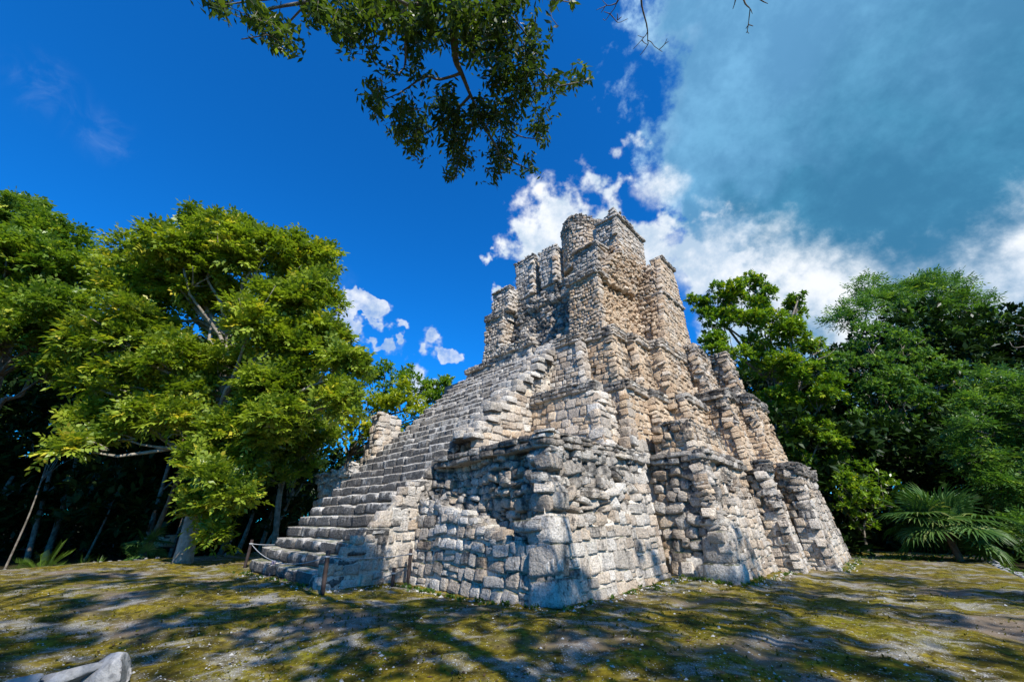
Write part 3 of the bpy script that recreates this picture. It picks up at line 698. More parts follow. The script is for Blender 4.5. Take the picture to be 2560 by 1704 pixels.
# eroded rubble flank
panel(T4, (6.95, -2.15, 9.3), (10.9, -1.9, 9.5), (11.0, -2.3, 13.4), (7.15, -2.3, 12.8), .20, 'rubble', lambda s, t: ('rubble', .05 + .22 * math.sin(min(1, s * 1.2) * math.pi) * t), warm=.72, dark=.06, ragged=.08)
panel(T4, (7.3, -2.4, 12.6), (10.6, -1.95, 12.9), (11.3, -1.75, 15.0), (8.8, -1.8, 14.7), .20, 'rubble', warm=.55, dark=.15, ragged=.2)
panel(T4, (10.8, -2.5, 9.5), (10.6, -1.05, 9.5), (11.65, -1.2, 15.35), (11.2, -2.4, 14.9), .20, 'rubble', lambda s, t: ('rubble', .08), warm=.5, dark=lambda s, t: .2 + .3 * t, ragged=.12)
# right-hand pier with two cornices
up_ = lambda z: 10.45 + (z - 9.6) * .27
for (za, zb_, off) in ((9.5, 12.85, 0.), (13.0, 15.55, .05)):
    panel(T4, (up_(za), -1.4, za), (up_(za), -.74 - off, za), (up_(zb_), -.80 - off, zb_), (up_(zb_), -1.4, zb_), .23, 'worn', warm=.75 if za < 11 else .3, dark=.1)
    panel(T4, (up_(za), -.74 - off, za), (14.1, -.74 - off, za), (14.0 - off * 2, -.80 - off, zb_), (up_(zb_), -.80 - off, zb_), .22, 'facing', warm=.45, dark=.2)
    corner(T4, (up_(za), -.74 - off, za), (up_(zb_), -.80 - off, zb_), .27, .44, .36, 'block', warm=.5)
    rim(T4, (up_(zb_), -1.4, zb_), (up_(zb_), -.78 - off, zb_), .15, 1, .10, 'cornice', dark=.4)
    rim(T4, (up_(zb_), -.78 - off, zb_), (14.0, -.78 - off, zb_), .15, 1, .10, 'cornice', dark=.5)
core(T4, [(10.8, -1.7), (10.8, -1.0), (14.0, -1.0), (14.0, -1.7)], [(12.3, -1.6), (12.3, -1.05), (13.9, -1.05), (13.9, -1.6)], 9, 15.5)
core(T4, [(11.4, -2.9), (11.4, -1.5), (14.0, -1.5), (14.0, -2.9)], [(12.2, -2.9), (12.2, -1.6), (13.9, -1.6), (13.9, -2.9)], 9, 14.4)
# left-hand pier
panel(T4, (8.1, -11.75, 9.6), (8.1, -9.95, 9.6), (8.2, -9.95, 13.75), (8.2, -11.5, 13.75), .22, 'worn', dark=.3, warm=.15)
panel(T4, (8.1, -9.95, 9.6), (9.5, -9.95, 9.6), (9.5, -9.95, 13.75), (8.2, -9.95, 13.75), .22, 'worn', dark=.1, warm=.2)
rim(T4, (8.2, -11.6, 13.72), (8.2, -9.85, 13.72), .13, 3, .14, 'cornice', dark=.55)
rim(T4, (8.2, -9.95, 13.72), (9.4, -9.95, 13.72), .13, 3, .1, 'cornice', dark=.4)
panel(T4, (8.2, -11.1, 14.0), (8.2, -9.45, 14.0), (8.3, -9.4, 15.75), (8.3, -10.95, 15.75), .22, 'worn', dark=.2, warm=.1)
panel(T4, (8.2, -9.45, 14.0), (9.5, -9.45, 14.0), (9.5, -9.4, 15.55), (8.3, -9.4, 15.75), .22, 'worn', dark=.1, warm=.1)
rim(T4, (8.3, -11.1, 15.72), (8.3, -9.3, 15.72), .13, 1, .12, 'cornice', dark=.5)
core(T4, [(8.4, -11.4), (8.4, -10.2), (9.7, -10.2), (9.7, -11.4)], [(8.5, -11.2), (8.5, -10.25), (9.7, -10.25), (9.7, -11.2)], 9, 13.8)
core(T4, [(8.5, -10.9), (8.5, -9.8), (9.7, -9.8), (9.7, -10.9)], [(8.55, -10.8), (8.55, -9.75), (9.7, -9.75), (9.7, -10.8)], 13.5, 15.6)
# collapsed back wall of the recess
panel(T4, (8.3, -9.95, 10.2), (8.0, -3.9, 10.2), (9.3, -3.9, 14.1), (9.3, -9.6, 15.0), .22, 'rubble', lambda s, t: ('rubble', .25 * math.sin(9 * s + 3 * t) ** 2), dark=.62, warm=.12, ragged=.18)
# temple wall stubs on top
panel(T4, (9.0, -9.5, 15.0), (9.0, -7.95, 15.0), (9.0, -7.9, 17.7), (9.0, -9.5, 17.75), .24, 'facing', dark=.35)
panel(T4, (9.0, -7.95, 15.0), (9.7, -7.95, 15.0), (9.7, -7.9, 17.7), (9.0, -7.9, 17.7), .24, 'facing', warm=.15)
rim(T4, (9.0, -9.6, 17.65), (9.0, -7.85, 17.65), .2, 2, .0, 'rubble', dark=.5, over=.5)
panel(T4, (9.8, -8.0, 15.2), (9.8, -7.0, 15.2), (9.8, -7.0, 17.2), (9.8, -8.0, 17.2), .22, 'worn', dark=.35)
panel(T4, (9.0, -7.35, 15.0), (9.0, -6.05, 15.0), (9.0, -6.05, 17.5), (9.0, -7.45, 17.75), .24, 'facing', dark=.2, ragged=.05)
panel(T4, (9.0, -6.05, 15.0), (10.2, -6.05, 15.0), (10.2, -6.05, 17.4), (9.0, -6.05, 17.5), .28, 'facing', warm=.15, dark=.05)
rim(T4, (9.0, -7.45, 17.6), (9.0, -6.0, 17.4), .18, 2, .0, 'rubble', dark=.4, over=.5)
rim(T4, (9.0, -6.05, 17.4), (10.3, -6.0, 17.3), .18, 2, .0, 'rubble', dark=.4, over=.4)
panel(T4, (10.2, -7.2, 15.0), (10.2, -4.6, 15.0), (10.2, -4.6, 17.6), (10.2, -7.2, 18.1), .22, 'worn', warm=.3, dark=.25)
rim(T4, (10.2, -7.2, 17.8), (10.2, -5.2, 17.8), .2, 2, .0, 'rubble', dark=.5, over=.5)
core(T4, [(9.15, -9.3), (9.15, -8.1), (9.8, -8.1), (9.8, -9.3)], [(9.15, -9.3), (9.15, -8.1), (9.8, -8.1), (9.8, -9.3)], 14.5, 17.6)
core(T4, [(9.15, -7.3), (9.15, -6.2), (10.4, -6.2), (10.4, -7.3)], [(9.15, -7.3), (9.15, -6.2), (10.4, -6.2), (10.4, -7.3)], 14.5, 17.3)
core(T4, [(10.35, -7.1), (10.35, -3.2), (12, -3.2), (12, -7.1)], [(10.35, -7.0), (10.35, -3.2), (12, -3.2), (12, -7.0)], 14.5, 17.3)
rim(T4, (9.1, -6.3, 14.55), (9.0, -3.6, 14.55), .22, 2, -.02, 'rubble', dark=.5, over=.4)
panel(T4, (9.0, -9.7, 13.9), (8.9, -3.7, 13.6), (9.3, -3.7, 14.7), (9.2, -9.7, 15.2), .2, 'rubble', dark=.5, ragged=.2)
# block below the tower
panel(T4, (7.95, -4.1, 13.8), (7.95, -2.6, 13.8), (8.0, -2.62, 15.35), (8.0, -4.1, 15.35), .21, 'facing', dark=.25)
panel(T4, (7.95, -2.6, 13.8), (9.0, -2.5, 13.8), (9.0, -2.5, 15.35), (8.0, -2.62, 15.35), .21, 'rubble', dark=.3, warm=.2)
rim(T4, (8.0, -4.15, 15.32), (8.0, -2.5, 15.32), .14, 1, .13, 'cornice', dark=.6)
rim(T4, (8.0, -2.6, 15.32), (8.9, -2.5, 15.32), .14, 1, .1, 'cornice', dark=.6)
core(T4, [(8.1, -4.2), (8.1, -2.8), (9.8, -2.8), (9.8, -4.2)], [(8.15, -4.2), (8.15, -2.8), (9.8, -2.8), (9.8, -4.2)], 12, 15.3)
# round turret
rc, wc, rad = 10.55, -4.85, 1.45
ang = np.linspace(-math.pi, .25, 17)
for a0, a1 in zip(ang[:-1], ang[1:]):
    f = lambda a, r, z: (rc - r * math.sin(-a) if False else rc + r * math.sin(a), wc + r * math.cos(a) * 1.0, z)
    hz = 19.05 + .25 * math.sin(a0 * 3)
    panel(T4, f(a0, rad, 15.6), f(a1, rad, 15.6), f(a1, rad, hz), f(a0, rad, hz), .22, 'worn', warm=.35, dark=lambda s, t: .1 + .6 * (t > .7))
    rim(T4, f(a0, rad, hz - .25), f(a1, rad, hz - .25), .15, 2, .0, 'rubble', dark=.6)
core(T4, [(rc + 1.2 * math.sin(a), wc + 1.2 * math.cos(a)) for a in np.linspace(0, -2 * math.pi, 14, endpoint=False)], [(rc + 1.15 * math.sin(a), wc + 1.15 * math.cos(a)) for a in np.linspace(0, -2 * math.pi, 14, endpoint=False)], 14, 19.0)
# square tower
panel(T4, (8.95, -3.05, 14.5), (8.95, -1.78, 14.5), (9.0, -1.72, 17.35), (9.0, -3.05, 17.35), .21, 'facing', lambda s, t: ('rubble', .1) if t < .25 else ('facing', 0.), warm=lambda s, t: .5 if t < .45 else .1, dark=.2)
panel(T4, (8.95, -1.78, 14.4), (12.15, -1.78, 14.9), (12.2, -1.72, 17.3), (9.0, -1.72, 17.35), .21, 'facing', lambda s, t: ('rubble', .1) if t < .12 else ('facing', 0.), warm=lambda s, t: .35 if t < .4 else .12, dark=.1)
corner(T4, (8.95, -1.78, 14.8), (9.0, -1.72, 17.3), .26, .45, .4, 'block')
rim(T4, (9.0, -3.1, 17.32), (9.0, -1.7, 17.32), .13, 1, .12, 'cornice', dark=.4)
rim(T4, (9.0, -1.72, 17.32), (12.25, -1.72, 17.28), .13, 1, .13, 'cornice', dark=.45)
panel(T4, (9.05, -2.3, 17.4), (9.05, -1.8, 17.4), (9.1, -1.85, 18.05), (9.1, -2.3, 17.9), .2, 'worn', dark=.5)
panel(T4, (9.05, -1.8, 17.4), (11.3, -1.8, 17.4), (11.2, -1.85, 17.85), (9.1, -1.85, 18.05), .2, 'worn', dark=.4, warm=.1)
rim(T4, (9.1, -1.85, 17.95), (11.2, -1.85, 17.8), .15, 1, .04, 'rubble', dark=.5)
core(T4, [(9.6, -3.4), (9.6, -2.7), (12.0, -2.6), (12.0, -3.4)], [(9.3, -3.4), (9.3, -2.05), (12.0, -2.05), (12.0, -3.4)], 12.2, 15.0)
core(T4, [(9.15, -3.4), (9.15, -1.98), (12.0, -1.98), (12.0, -3.4)], [(9.15, -3.4), (9.15, -1.95), (12.0, -1.95), (12.0, -3.4)], 14.95, 17.35)
core(T4, [(9.2, -2.6), (9.2, -2.0), (11.1, -2.0), (11.1, -2.6)], [(9.2, -2.6), (9.2, -2.0), (11.1, -2.0), (11.1, -2.6)], 17, 17.85)

# ---- stairway
ST = 'stairway'
NS, RISE, U0 = 26, .362, -2.3
mb = part(ST)
prof = []
for i in range(NS):
    prof += [(U0 + i * RISE + .12, i * RISE - .05), (U0 + i * RISE + .12, (i + 1) * RISE - .10)]
prof += [(U0 + NS * RISE + .5, NS * RISE - .1), (U0 + NS * RISE + .5, -.2)]
V = np.array([(u, w, z) for w in (-12.3, -5.98) for (u, z) in prof]); k = len(prof)
mb.add(W3(V), [[i, (i + 1), k + i + 1, k + i] for i in range(k - 1)])
for i in range(NS):
    w = -12.4
    while w < -5.95:
        wd = rng.uniform(.55, 1.4)
        if w + wd > -6.3: wd = -5.9 - w
        c = W3(np.array([U0 + i * RISE + .34 + rng.normal(0, .045 if i < 8 else .025), w + wd / 2, (i + .5) * RISE + rng.normal(0, .015)]))
        a = R(rng.normal(0, 1.6)); up = np.array([0, 0, 1.])
        t = rotv(WW, -UU, R(rng.normal(0, 1.2)))
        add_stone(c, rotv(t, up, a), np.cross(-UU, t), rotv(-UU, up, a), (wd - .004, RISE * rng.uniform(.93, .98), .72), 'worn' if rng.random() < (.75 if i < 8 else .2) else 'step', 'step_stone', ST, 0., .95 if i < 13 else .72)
        w += wd
# side of the lower flight
panel(ST, (U0, -5.9, -.05), (.5, -5.9, -.05), (.5, -5.9, 2.75), (U0, -5.9, 2.75), .32, 'facing', top=lambda s: min(1., (s * 2.8 + .36) / 2.8), warm=.12, dark=.1)
# flank of the upper flight, with what is left of its balustrade
panel(ST, (1.7, -4.5, Z1 - .2), (4.7, -4.5, Z1 - .2), (4.7, -4.55, 7.2), (1.7, -4.55, 7.2), .30, 'facing', top=lambda s: min(1., (3 * s + 1.2) / 3.95), warm=.22, dark=.03)
panel(ST, (4.5, -4.75, 6.2), (7.6, -4.75, 6.2), (7.6, -4.75, 10.4), (4.5, -4.75, 10.4), .27, 'worn', top=lambda s: min(1., (3.1 * s + .95) / 4.2), warm=.1, dark=.03)
panel(ST, (1.6, -5.9, 3.9), (1.55, -4.5, 3.4), (1.9, -4.55, 4.55), (1.9, -5.9, 4.75), .3, 'rubble', lambda s, t: ('rubble', .45 * (t < .8)), warm=.35, dark=.3)
panel(ST, (.3, -5.92, 1.6), (2.2, -5.92, 1.6), (2.2, -5.92, 4.55), (.3, -5.92, 2.75), .28, 'worn', dark=.4)
core(ST, [(2.1, -5.9), (2.1, -4.7), (7.6, -4.78), (7.6, -5.9)], [(6.6, -5.9), (6.6, -4.9), (7.6, -4.78), (7.6, -5.9)], 3, 9.2)
for i in range(28):        # broken cap stones of the balustrade
    f = i / 28
    u = 1.75 + 5.6 * f
    for w in (-5.6, -5.1, -4.7):
        c = W3(np.array([u + rng.normal(0, .08), w + rng.normal(0, .06), u + 2.62 + rng.normal(0, .06)]))
        add_stone(c, WW, np.array([0, 0, 1.]), -UU, (rng.uniform(.4, .6), rng.uniform(.22, .36), .55), 'worn', 'step_stone', ST, .05, .15)

# ---- hand the stones over: the ones that show largest as objects, the rest as one mass
def emit_stones():
    parts = {}
    for name, mbx in PARTS.items():
        parts[name] = mbx.build(name, M_MORTAR, None)
        parts[name].parent = pyr; parts[name].matrix_parent_inverse = Matrix.Translation(-Vector(A0))
    C = np.array([s['c'] for s in STONES]); N = np.array([s['M'][:, 2] for s in STONES]); S = np.array([s['size'] for s in STONES])
    x, y, Z = pix(C)
    eye = np.array([0, 0, EYE])
    v = eye - C; d = np.linalg.norm(v, axis=1); v /= d[:, None]
    area = np.clip((N * v).sum(1), .05, 1) * S[:, 0] * S[:, 1] / d ** 2
    area[(x < -40) | (x > 2600) | (y < -40) | (y > 1744) | (Z < .1)] = 0
    kinds = {}
    for i, s in enumerate(STONES): kinds.setdefault(s['kind'], []).append(i)
    single = set()
    for k, ids in kinds.items():
        single.update(sorted(ids, key=lambda i: -area[i])[:296])
    VV, FF, TT, WA, DA = [], [], [], [], []; n = 0
    for i, s in enumerate(STONES):
        M3 = s['M'] * s['size']
        if i in single:
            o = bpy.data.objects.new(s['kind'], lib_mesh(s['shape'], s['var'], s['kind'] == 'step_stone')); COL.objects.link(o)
            o.parent = parts[s['part']]
            M4 = Matrix([[*M3[r], s['c'][r]] for r in range(3)] + [[0, 0, 0, 1]])
            o.matrix_basis = M4
            o['tint'] = s['tint']; o['warm'] = s['warm']; o['dark'] = s['dark']
        else:
            Q, F_ = LIB_S[s['shape']][s['var']]
            VV.append(Q @ M3.T + s['c']); FF.append(F_ + n); n += len(Q)
            TT.append(np.full(len(F_), s['tint'])); WA.append(np.full(len(F_), s['warm'])); DA.append(np.full(len(F_), s['dark']))
    me = mesh_np('masonry_infill', np.concatenate(VV), [np.concatenate(FF)], True, fattrs={'tint': np.concatenate(TT), 'warm': np.concatenate(WA), 'dark': np.concatenate(DA)})
    o = link('masonry_infill', me, M_STONE, pyr); o.matrix_parent_inverse = Matrix.Translation(-Vector(A0)); o['kind'] = 'stuff'
    print('stones', len(STONES), 'single', len(single), {k: len(v) for k, v in kinds.items()})
emit_stones()
#@TREES
# ---------------------------------------------------------------- foliage
def in_frame(P, m=60):
    x, y, Z = pix(P)
    return (Z > .1) & (x > -m) & (x < 2560 + m) & (y > -m) & (y < 1704 + m)
def unit(a): return a / (np.linalg.norm(a, axis=-1, keepdims=True) + 1e-9)
def leaf_quads(o, d, n, L, W, droop=.15):
    """diamond leaves: o base, d along, n face normal (all N x 3)"""
    s = unit(np.cross(d, n)); L = L[:, None]; W = W[:, None]
    mid = o + d * L * .48 - n * 0
    tip = o + d * L; tip[:, 2] -= (L[:, 0] * droop)
    fold = unit(np.cross(s, d)) * W * .12
    V = np.stack([o, mid + s * W * .5 + fold, tip, mid - s * W * .5 + fold], 1)
    return V
def spray_leaves(kind, o, d, size):
    """o, d: N x 3 sprays; returns quads N*k x 4 x 3 and the spray index"""
    N = len(o)
    up = np.tile([0, 0, 1.], (N, 1)) + rng.normal(0, .35, (N, 3))
    s = unit(np.cross(d, up)); n = unit(np.cross(s, d))
    out, idx = [], []
    if kind == 'pinnate' or kind == 'feather':
        pairs = 4 if kind == 'pinnate' else 5
        Ls = size * (3.0 if kind == 'pinnate' else 4.6) * rng.uniform(.8, 1.2, N)
        for k in range(pairs + 1):
            f = (k + .8) / (pairs + .8)
            p = o + d * (Ls * f)[:, None]; p[:, 2] -= (.14 if kind == 'pinnate' else .22) * f * f * Ls
            for sg in ((-1, 1) if k < pairs else (0,)):
                ld = unit(s * sg * .95 + d * (.55 if sg else 1.) + np.array([0, 0, -.16]) + rng.normal(0, .20, (N, 3)))
                ln = unit(n + rng.normal(0, .25, (N, 3)))
                l = size * rng.uniform(.9, 1.25, N) * (1.25 if kind == 'pinnate' else 1.5)
                out.append(leaf_quads(p, ld, ln, l, l * (.50 if kind == 'pinnate' else .27), .1)); idx.append(np.arange(N))
    elif kind == 'twig':                          # leaves set alternately along a short twig
        for q in range(9):
            f = q / 8.
            p = o - d * (.34 * (1 - f)) + rng.normal(0, .012, (N, 3))
            sg = -1 if q % 2 else 1
            th = rng.normal(0, .8, N)[:, None]
            ld = unit(d * (.45 + .6 * f) + (s * np.cos(th) + n * np.sin(th)) * sg * (1.1 - .7 * f) + rng.normal(0, .28, (N, 3)) + np.array([0, 0, -.12]))
            ln = unit(n + rng.normal(0, .5, (N, 3)))
            l = size * rng.uniform(.55, 1.25, N)
            m = rng.random(N) < .85
            out.append(leaf_quads(p, ld, ln, l, l * rng.uniform(.30, .42, N), .06)[m]); idx.append(np.arange(N)[m])
    else:
        k = 6 if kind == 'rosette' else 8
        for q in range(k):
            th = q * 2.4 + rng.uniform(0, 6.28, N)
            cone = rng.uniform(.5, 1.25, N)[:, None]
            ld = unit(d + (s * np.cos(th)[:, None] + n * np.sin(th)[:, None]) * cone)
            ln = unit(d * .6 + np.array([0, 0, .9]) + rng.normal(0, .3, (N, 3)))
            l = size * rng.uniform(.75, 1.25, N)
            p = o + d * (size * rng.uniform(-.6, .3, N))[:, None]
            out.append(leaf_quads(p, ld, ln, l, l * (.45 if kind == 'rosette' else .33), .08)); idx.append(np.arange(N))
    return np.concatenate(out), np.concatenate(idx)
def sphere_dirs(n):
    v = rng.normal(0, 1, (n, 3)); return unit(v)
def foliage_mesh(name, blobs, kind, size, density, keep=None, sub=9):
    """blobs: (centre, radius); density: sprays per square metre of blob surface"""
    O, D = [], []
    if sub:                                     # break each mass into smaller clumps with gaps between them
        nb = []
        for c, r in blobs:
            for v in sphere_dirs(sub):
                if v[2] < -.75: v[2] *= -.6
                nb.append((c + v * r * rng.uniform(.35, .92), r * rng.uniform(.28, .46)))
        blobs = nb
    for c, r in blobs:
        n = max(6, int(density * 12.6 * r * r))
        v = sphere_dirs(n)
        v[:, 2] = np.where(v[:, 2] < -.45, -v[:, 2] * .6, v[:, 2]); v = unit(v)
        k = rng.normal(0, 2.2, (3, 3)); ph = rng.uniform(0, 6.28, 3)
        lump = sum(np.sin(v @ k[i] * 1.6 + ph[i]) for i in range(3)) / 3
        rad = r * (.50 + .55 * rng.random(n) ** .6) * (1 + .22 * lump)
        p = c + v * rad[:, None] * np.array([1, 1, .9])
        O.append(p); D.append(unit(v * .8 + rng.normal(0, .45, (n, 3)) + np.array([0, 0, .22])))
    O = np.concatenate(O); D = np.concatenate(D)
    if keep is not None:
        m = keep(O); O, D = O[m], D[m]
    V, idx = spray_leaves(kind, O, D, size)
    tint = np.clip(rng.normal(.5, .24, len(O)), 0, 1)[idx] + rng.normal(0, .06, len(idx))
    a = np.arange(len(V)) * 4
    return mesh_np(name, V.reshape(-1, 3), [np.stack([a, a + 1, a + 2, a + 3], 1)], False, tint=np.clip(tint, 0, 1))
def vblob(x, y, r, D):
    """blob from 2356-wide photograph coordinates at forward distance D"""
    P = at(x / .9203, y / .9203, D)
    return P, r / 900. * depth(P)
def jit(a, s): return np.asarray(a, float) + rng.normal(0, s, 3)
def limb(mb, p0, p1, r0, r1, wig=.12, k=6, n=8, sag=0.):
    p0, p1 = np.array(p0, float), np.array(p1, float); L = np.linalg.norm(p1 - p0)
    pts = [p0, jit(p0 * .67 + p1 * .33, wig * L * .4) + np.array([0, 0, sag * L]), jit(p0 * .33 + p1 * .67, wig * L * .4) + np.array([0, 0, sag * L]), p1]
    c = curve(pts, n)
    mb.tube(c, np.linspace(r0, r1, len(c)), k, rough=.05)
def tree(name, label, base, fork, blobs, kind, leafmat, bark, r0, size, density, group=None, cat='tree', limbs=1., keep=None):
    """trunk with limbs to the leaf masses, crown of leaf sprays"""
    root = tag(empty(name, tuple(base)), label, cat, group)
    off = Matrix.Translation(-Vector(base))
    mb = MB()
    fork = [np.array(f, float) for f in fork]
    tr = curve([np.array(base) - np.array([0, 0, .2])] + fork, 16)
    rr = np.linspace(r0, r0 * .5, len(tr)); rr[0] *= 1.35; rr[1] *= 1.12
    mb.tube(tr, rr, 10, rough=.05)
    for c, r in blobs:
        if rng.random() > limbs or (keep is not None and in_frame(np.array(c), 420)): continue
        f = tr[min(len(tr) - 1, max(len(tr) // 3, int(np.argmin(np.linalg.norm(tr - c, axis=1)) - 3)))]
        end = np.array(c) + np.array([0, 0, -.1 * r])
        L = np.linalg.norm(end - f)
        rl = min(r0 * .45, .035 + .018 * L)
        limb(mb, f, end, rl, rl * .35, .16, 6, 8, .03)
        for q in range(3 if keep is None else 0):                       # twigs inside the mass
            limb(mb, end * .8 + f * .2, np.array(c) + sphere_dirs(1)[0] * r * .75, rl * .4, .012, .12, 4, 5)
    t = mb.build('trunk', bark, root, True); t.matrix_parent_inverse = off
    cr = link('crown', foliage_mesh('crown', blobs, kind, size, density, keep), leafmat, root); cr.matrix_parent_inverse = off
    return root
def VB(lst, D, spread=.35):
    return [vblob(x, y, r, D + rng.uniform(-1, 1) * spread * r / 40.) for (x, y, r) in lst]
def G(x, y, D, z=-.6):
    p = at(x / .9203, y / .9203, D); p[2] = z; return p

# the broad pinnate-leaved tree left of the stairway
b = G(425, 1283, 19.5)
tree('broad_tree', 'broad spreading tree with drooping feather-shaped leaves and pale limbs beside the path sign', b,
     [at(500, 1230, 19.5), at(540, 1080, 19.2), at(560, 950, 19), at(580, 800, 19), at(575, 690, 19)],
     VB([(500, 570, 78), (425, 610, 80), (590, 600, 72), (560, 530, 40), (455, 525, 42), (680, 620, 72), (715, 690, 62), (320, 610, 70), (255, 655, 55), (350, 690, 78), (470, 690, 90),
         (600, 700, 85), (690, 720, 60), (250, 760, 75), (200, 800, 55), (330, 790, 75), (200, 880, 50), (290, 880, 60), (185, 1030, 42), (215, 970, 40), (400, 830, 55), (620, 800, 75), (730, 790, 70), (795, 850, 52),
         (520, 880, 80), (600, 930, 75), (690, 890, 75), (770, 930, 50), (450, 900, 42), (540, 1000, 60), (330, 960, 48), (400, 980, 45), (270, 1000, 36), (600, 1010, 50), (500, 1040, 48), (560, 1070, 40), (450, 1060, 30), (640, 960, 50), (545, 1130, 30), (490, 1110, 46), (515, 1170, 40), (470, 1180, 34), (488, 1240, 28), (455, 1150, 22)], 18., .9),
     'pinnate', L_PINN, M_BARKP, .34, .20, 15.)
tree('tall_tree', 'tall dark-crowned tree at the terrace edge beyond the small feathery palms', G(-70, 1300, 21.),
     [at(-60, 1240, 21), at(-20, 1000, 20.5), at(40, 800, 19.5), at(60, 650, 19)],
     VB([(40, 510, 55), (110, 560, 58), (20, 590, 75), (90, 640, 65), (160, 640, 52), (40, 690, 75), (130, 720, 60), (15, 770, 65), (90, 780, 50), (-60, 560, 90), (-60, 720, 90), (180, 700, 35), (150, 800, 45), (120, 850, 42), (-150, 640, 100)], 18.5, .9),
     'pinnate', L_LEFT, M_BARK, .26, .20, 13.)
tree('small_tree', 'small leaning tree with bright drooping leaves behind the rope posts', G(640, 1252, 25.),
     [at(700, 1230, 25), at(722, 1180, 25), at(745, 1130, 25)],
     VB([(650, 985, 55), (700, 1000, 55), (620, 1030, 48), (690, 1050, 50), (590, 1070, 40), (740, 1010, 42), (655, 1090, 35)], 24., .6),
     'pinnate', L_PINN, M_BARKP, .17, .20, 7.)
tree('yellow_green_tree', 'yellow-green leafy tree directly behind the ruined pier', G(830, 1250, 31.),
     [at(860, 1200, 31), at(890, 1100, 31)],
     VB([(860, 940, 52), (920, 925, 50), (955, 955, 42), (830, 995, 48), (785, 1000, 45), (770, 960, 50), (885, 1000, 45), (940, 1000, 40), (800, 920, 40), (880, 1060, 45)], 30., .7),
     'rosette', L_YEL, M_BARK, .24, .28, 5.5)
tree('round_tree', 'dark green round-crowned tree standing beyond the yellow-green one', G(900, 1250, 40.),
     [at(950, 1100, 40), at(980, 980, 40)],
     VB([(885, 860, 38), (930, 880, 38), (975, 900, 38), (1010, 890, 32), (850, 880, 35), (1000, 920, 38), (1030, 885, 22), (900, 920, 45)], 38., .5),
     'rosette', L_GLOSS, M_BARK, .26, .34, 4.2)
# understorey between the left-hand trunks
SLIM = [((330, 1262, 22.5), (415, 1080), 'reddish slender trunk with a sparse crown beside the path', M_BARKR, .15),
        ((600, 1245, 27.), (675, 1130), 'slender pale trunk next to the small leaning tree', M_BARKP, .13),
        ((545, 1255, 26.), (600, 1120), 'slender grey trunk in the shade of the broad tree', M_BARK, .14),
        ((20, 1290, 23.), (110, 1060), 'thin leaning sapling in deep shade at the terrace edge', M_BARK, .05),
        ((200, 1275, 27.), (290, 1080), 'thin grey sapling deep in the shade behind the tussocks', M_BARK, .07),
        ((510, 1250, 30.), (570, 1120), 'dark trunk in the wood behind the broad tree', M_BARK, .2),
        ((110, 1275, 29.), (190, 1000), 'dark mossy trunk in the wood behind the feathery palms', M_BARK, .18)]
for (x, y, D), (tx_, ty_), lab, bk, rr in SLIM:
    bb = G(x, y, D); tp = at(tx_ / .9203, ty_ / .9203, D)
    tree('slender_tree', lab, bb, [bb * .5 + tp * .5 + np.array([.15, 0, 0]), tp],
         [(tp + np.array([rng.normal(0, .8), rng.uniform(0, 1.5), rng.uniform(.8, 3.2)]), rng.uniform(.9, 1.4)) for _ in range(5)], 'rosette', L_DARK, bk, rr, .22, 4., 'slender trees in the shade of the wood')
# right-hand trees
tree('glossy_tree', 'tall tree with bright glossy leaf clusters rising right behind the pyramid', G(1830, 1255, 27.),
     [at(1980, 1250, 27), at(1960, 1000, 27), at(1900, 850, 27)],
     VB([(1680, 690, 52), (1735, 665, 34), (1760, 700, 42), (1640, 735, 40), (1610, 700, 28), (1720, 750, 60), (1830, 715, 30), (1835, 690, 18), (1815, 780, 55), (1750, 840, 62), (1660, 800, 50), (1850, 860, 58), (1890, 800, 40), (1900, 915, 50), (1820, 940, 55), (1780, 920, 45), (1890, 1000, 45), (1840, 1050, 42), (1910, 1075, 30), (1850, 1000, 40), (1900, 1110, 24)], 25.5, .8),
     'rosette', L_GLOSS, M_BARK, .32, .26, 12.)
tree('umbrella_tree', 'high thin-leaved tree with flat open layered crown above the wood', G(2130, 1260, 37.),
     [at(2300, 1150, 37), at(2280, 950, 36.5), at(2240, 850, 36)],
     VB([(2000, 685, 42), (2050, 700, 42), (1955, 730, 38), (2080, 740, 40), (2130, 670, 42), (2180, 670, 42), (2215, 705, 42), (2160, 730, 42), (2245, 745, 38), (2265, 790, 34), (2200, 790, 42), (2300, 825, 24), (2240, 830, 30), (2120, 780, 38), (2330, 845, 14), (2270, 700, 20)], 34.5, .8),
     'feather', L_BLUE, M_BARKP, .36, .24, 4.)
tree('mid_tree', 'dense mid-green tree in front of the high layered one', G(2080, 1262, 31.),
     [at(2270, 1200, 31), at(2250, 1050, 31), at(2250, 950, 30.5)],
     VB([(1950, 840, 52), (2030, 840, 58), (2110, 850, 58), (2180, 880, 52), (2000, 910, 52), (2080, 920, 58), (2150, 940, 52), (1980, 980, 50), (2060, 1000, 50), (2120, 1010, 48), (2200, 960, 40), (1960, 1040, 40), (1990, 780, 45), (2080, 790, 48)], 29., .9),
     'rosette', L_BLUE, M_BARK, .34, .27, 4.8)
tree('feathery_tree', 'fine feathery-leaved tree with thin bare twigs overhanging the fan palm', G(2380, 1290, 22.),
     [at(2640, 1250, 22), at(2600, 1100, 21.5), at(2580, 1000, 21)],
     VB([(2310, 890, 48), (2270, 940, 48), (2340, 960, 55), (2240, 985, 42), (2300, 1020, 55), (2360, 1060, 55), (2260, 1060, 48), (2330, 1120, 50), (2230, 1040, 36), (2400, 900, 70), (2440, 1040, 80), (2380, 1160, 60), (2290, 1120, 40), (2370, 1230, 45)], 20.5, .8),
     'feather', L_BLUE, M_BARK, .22, .15, 8.)
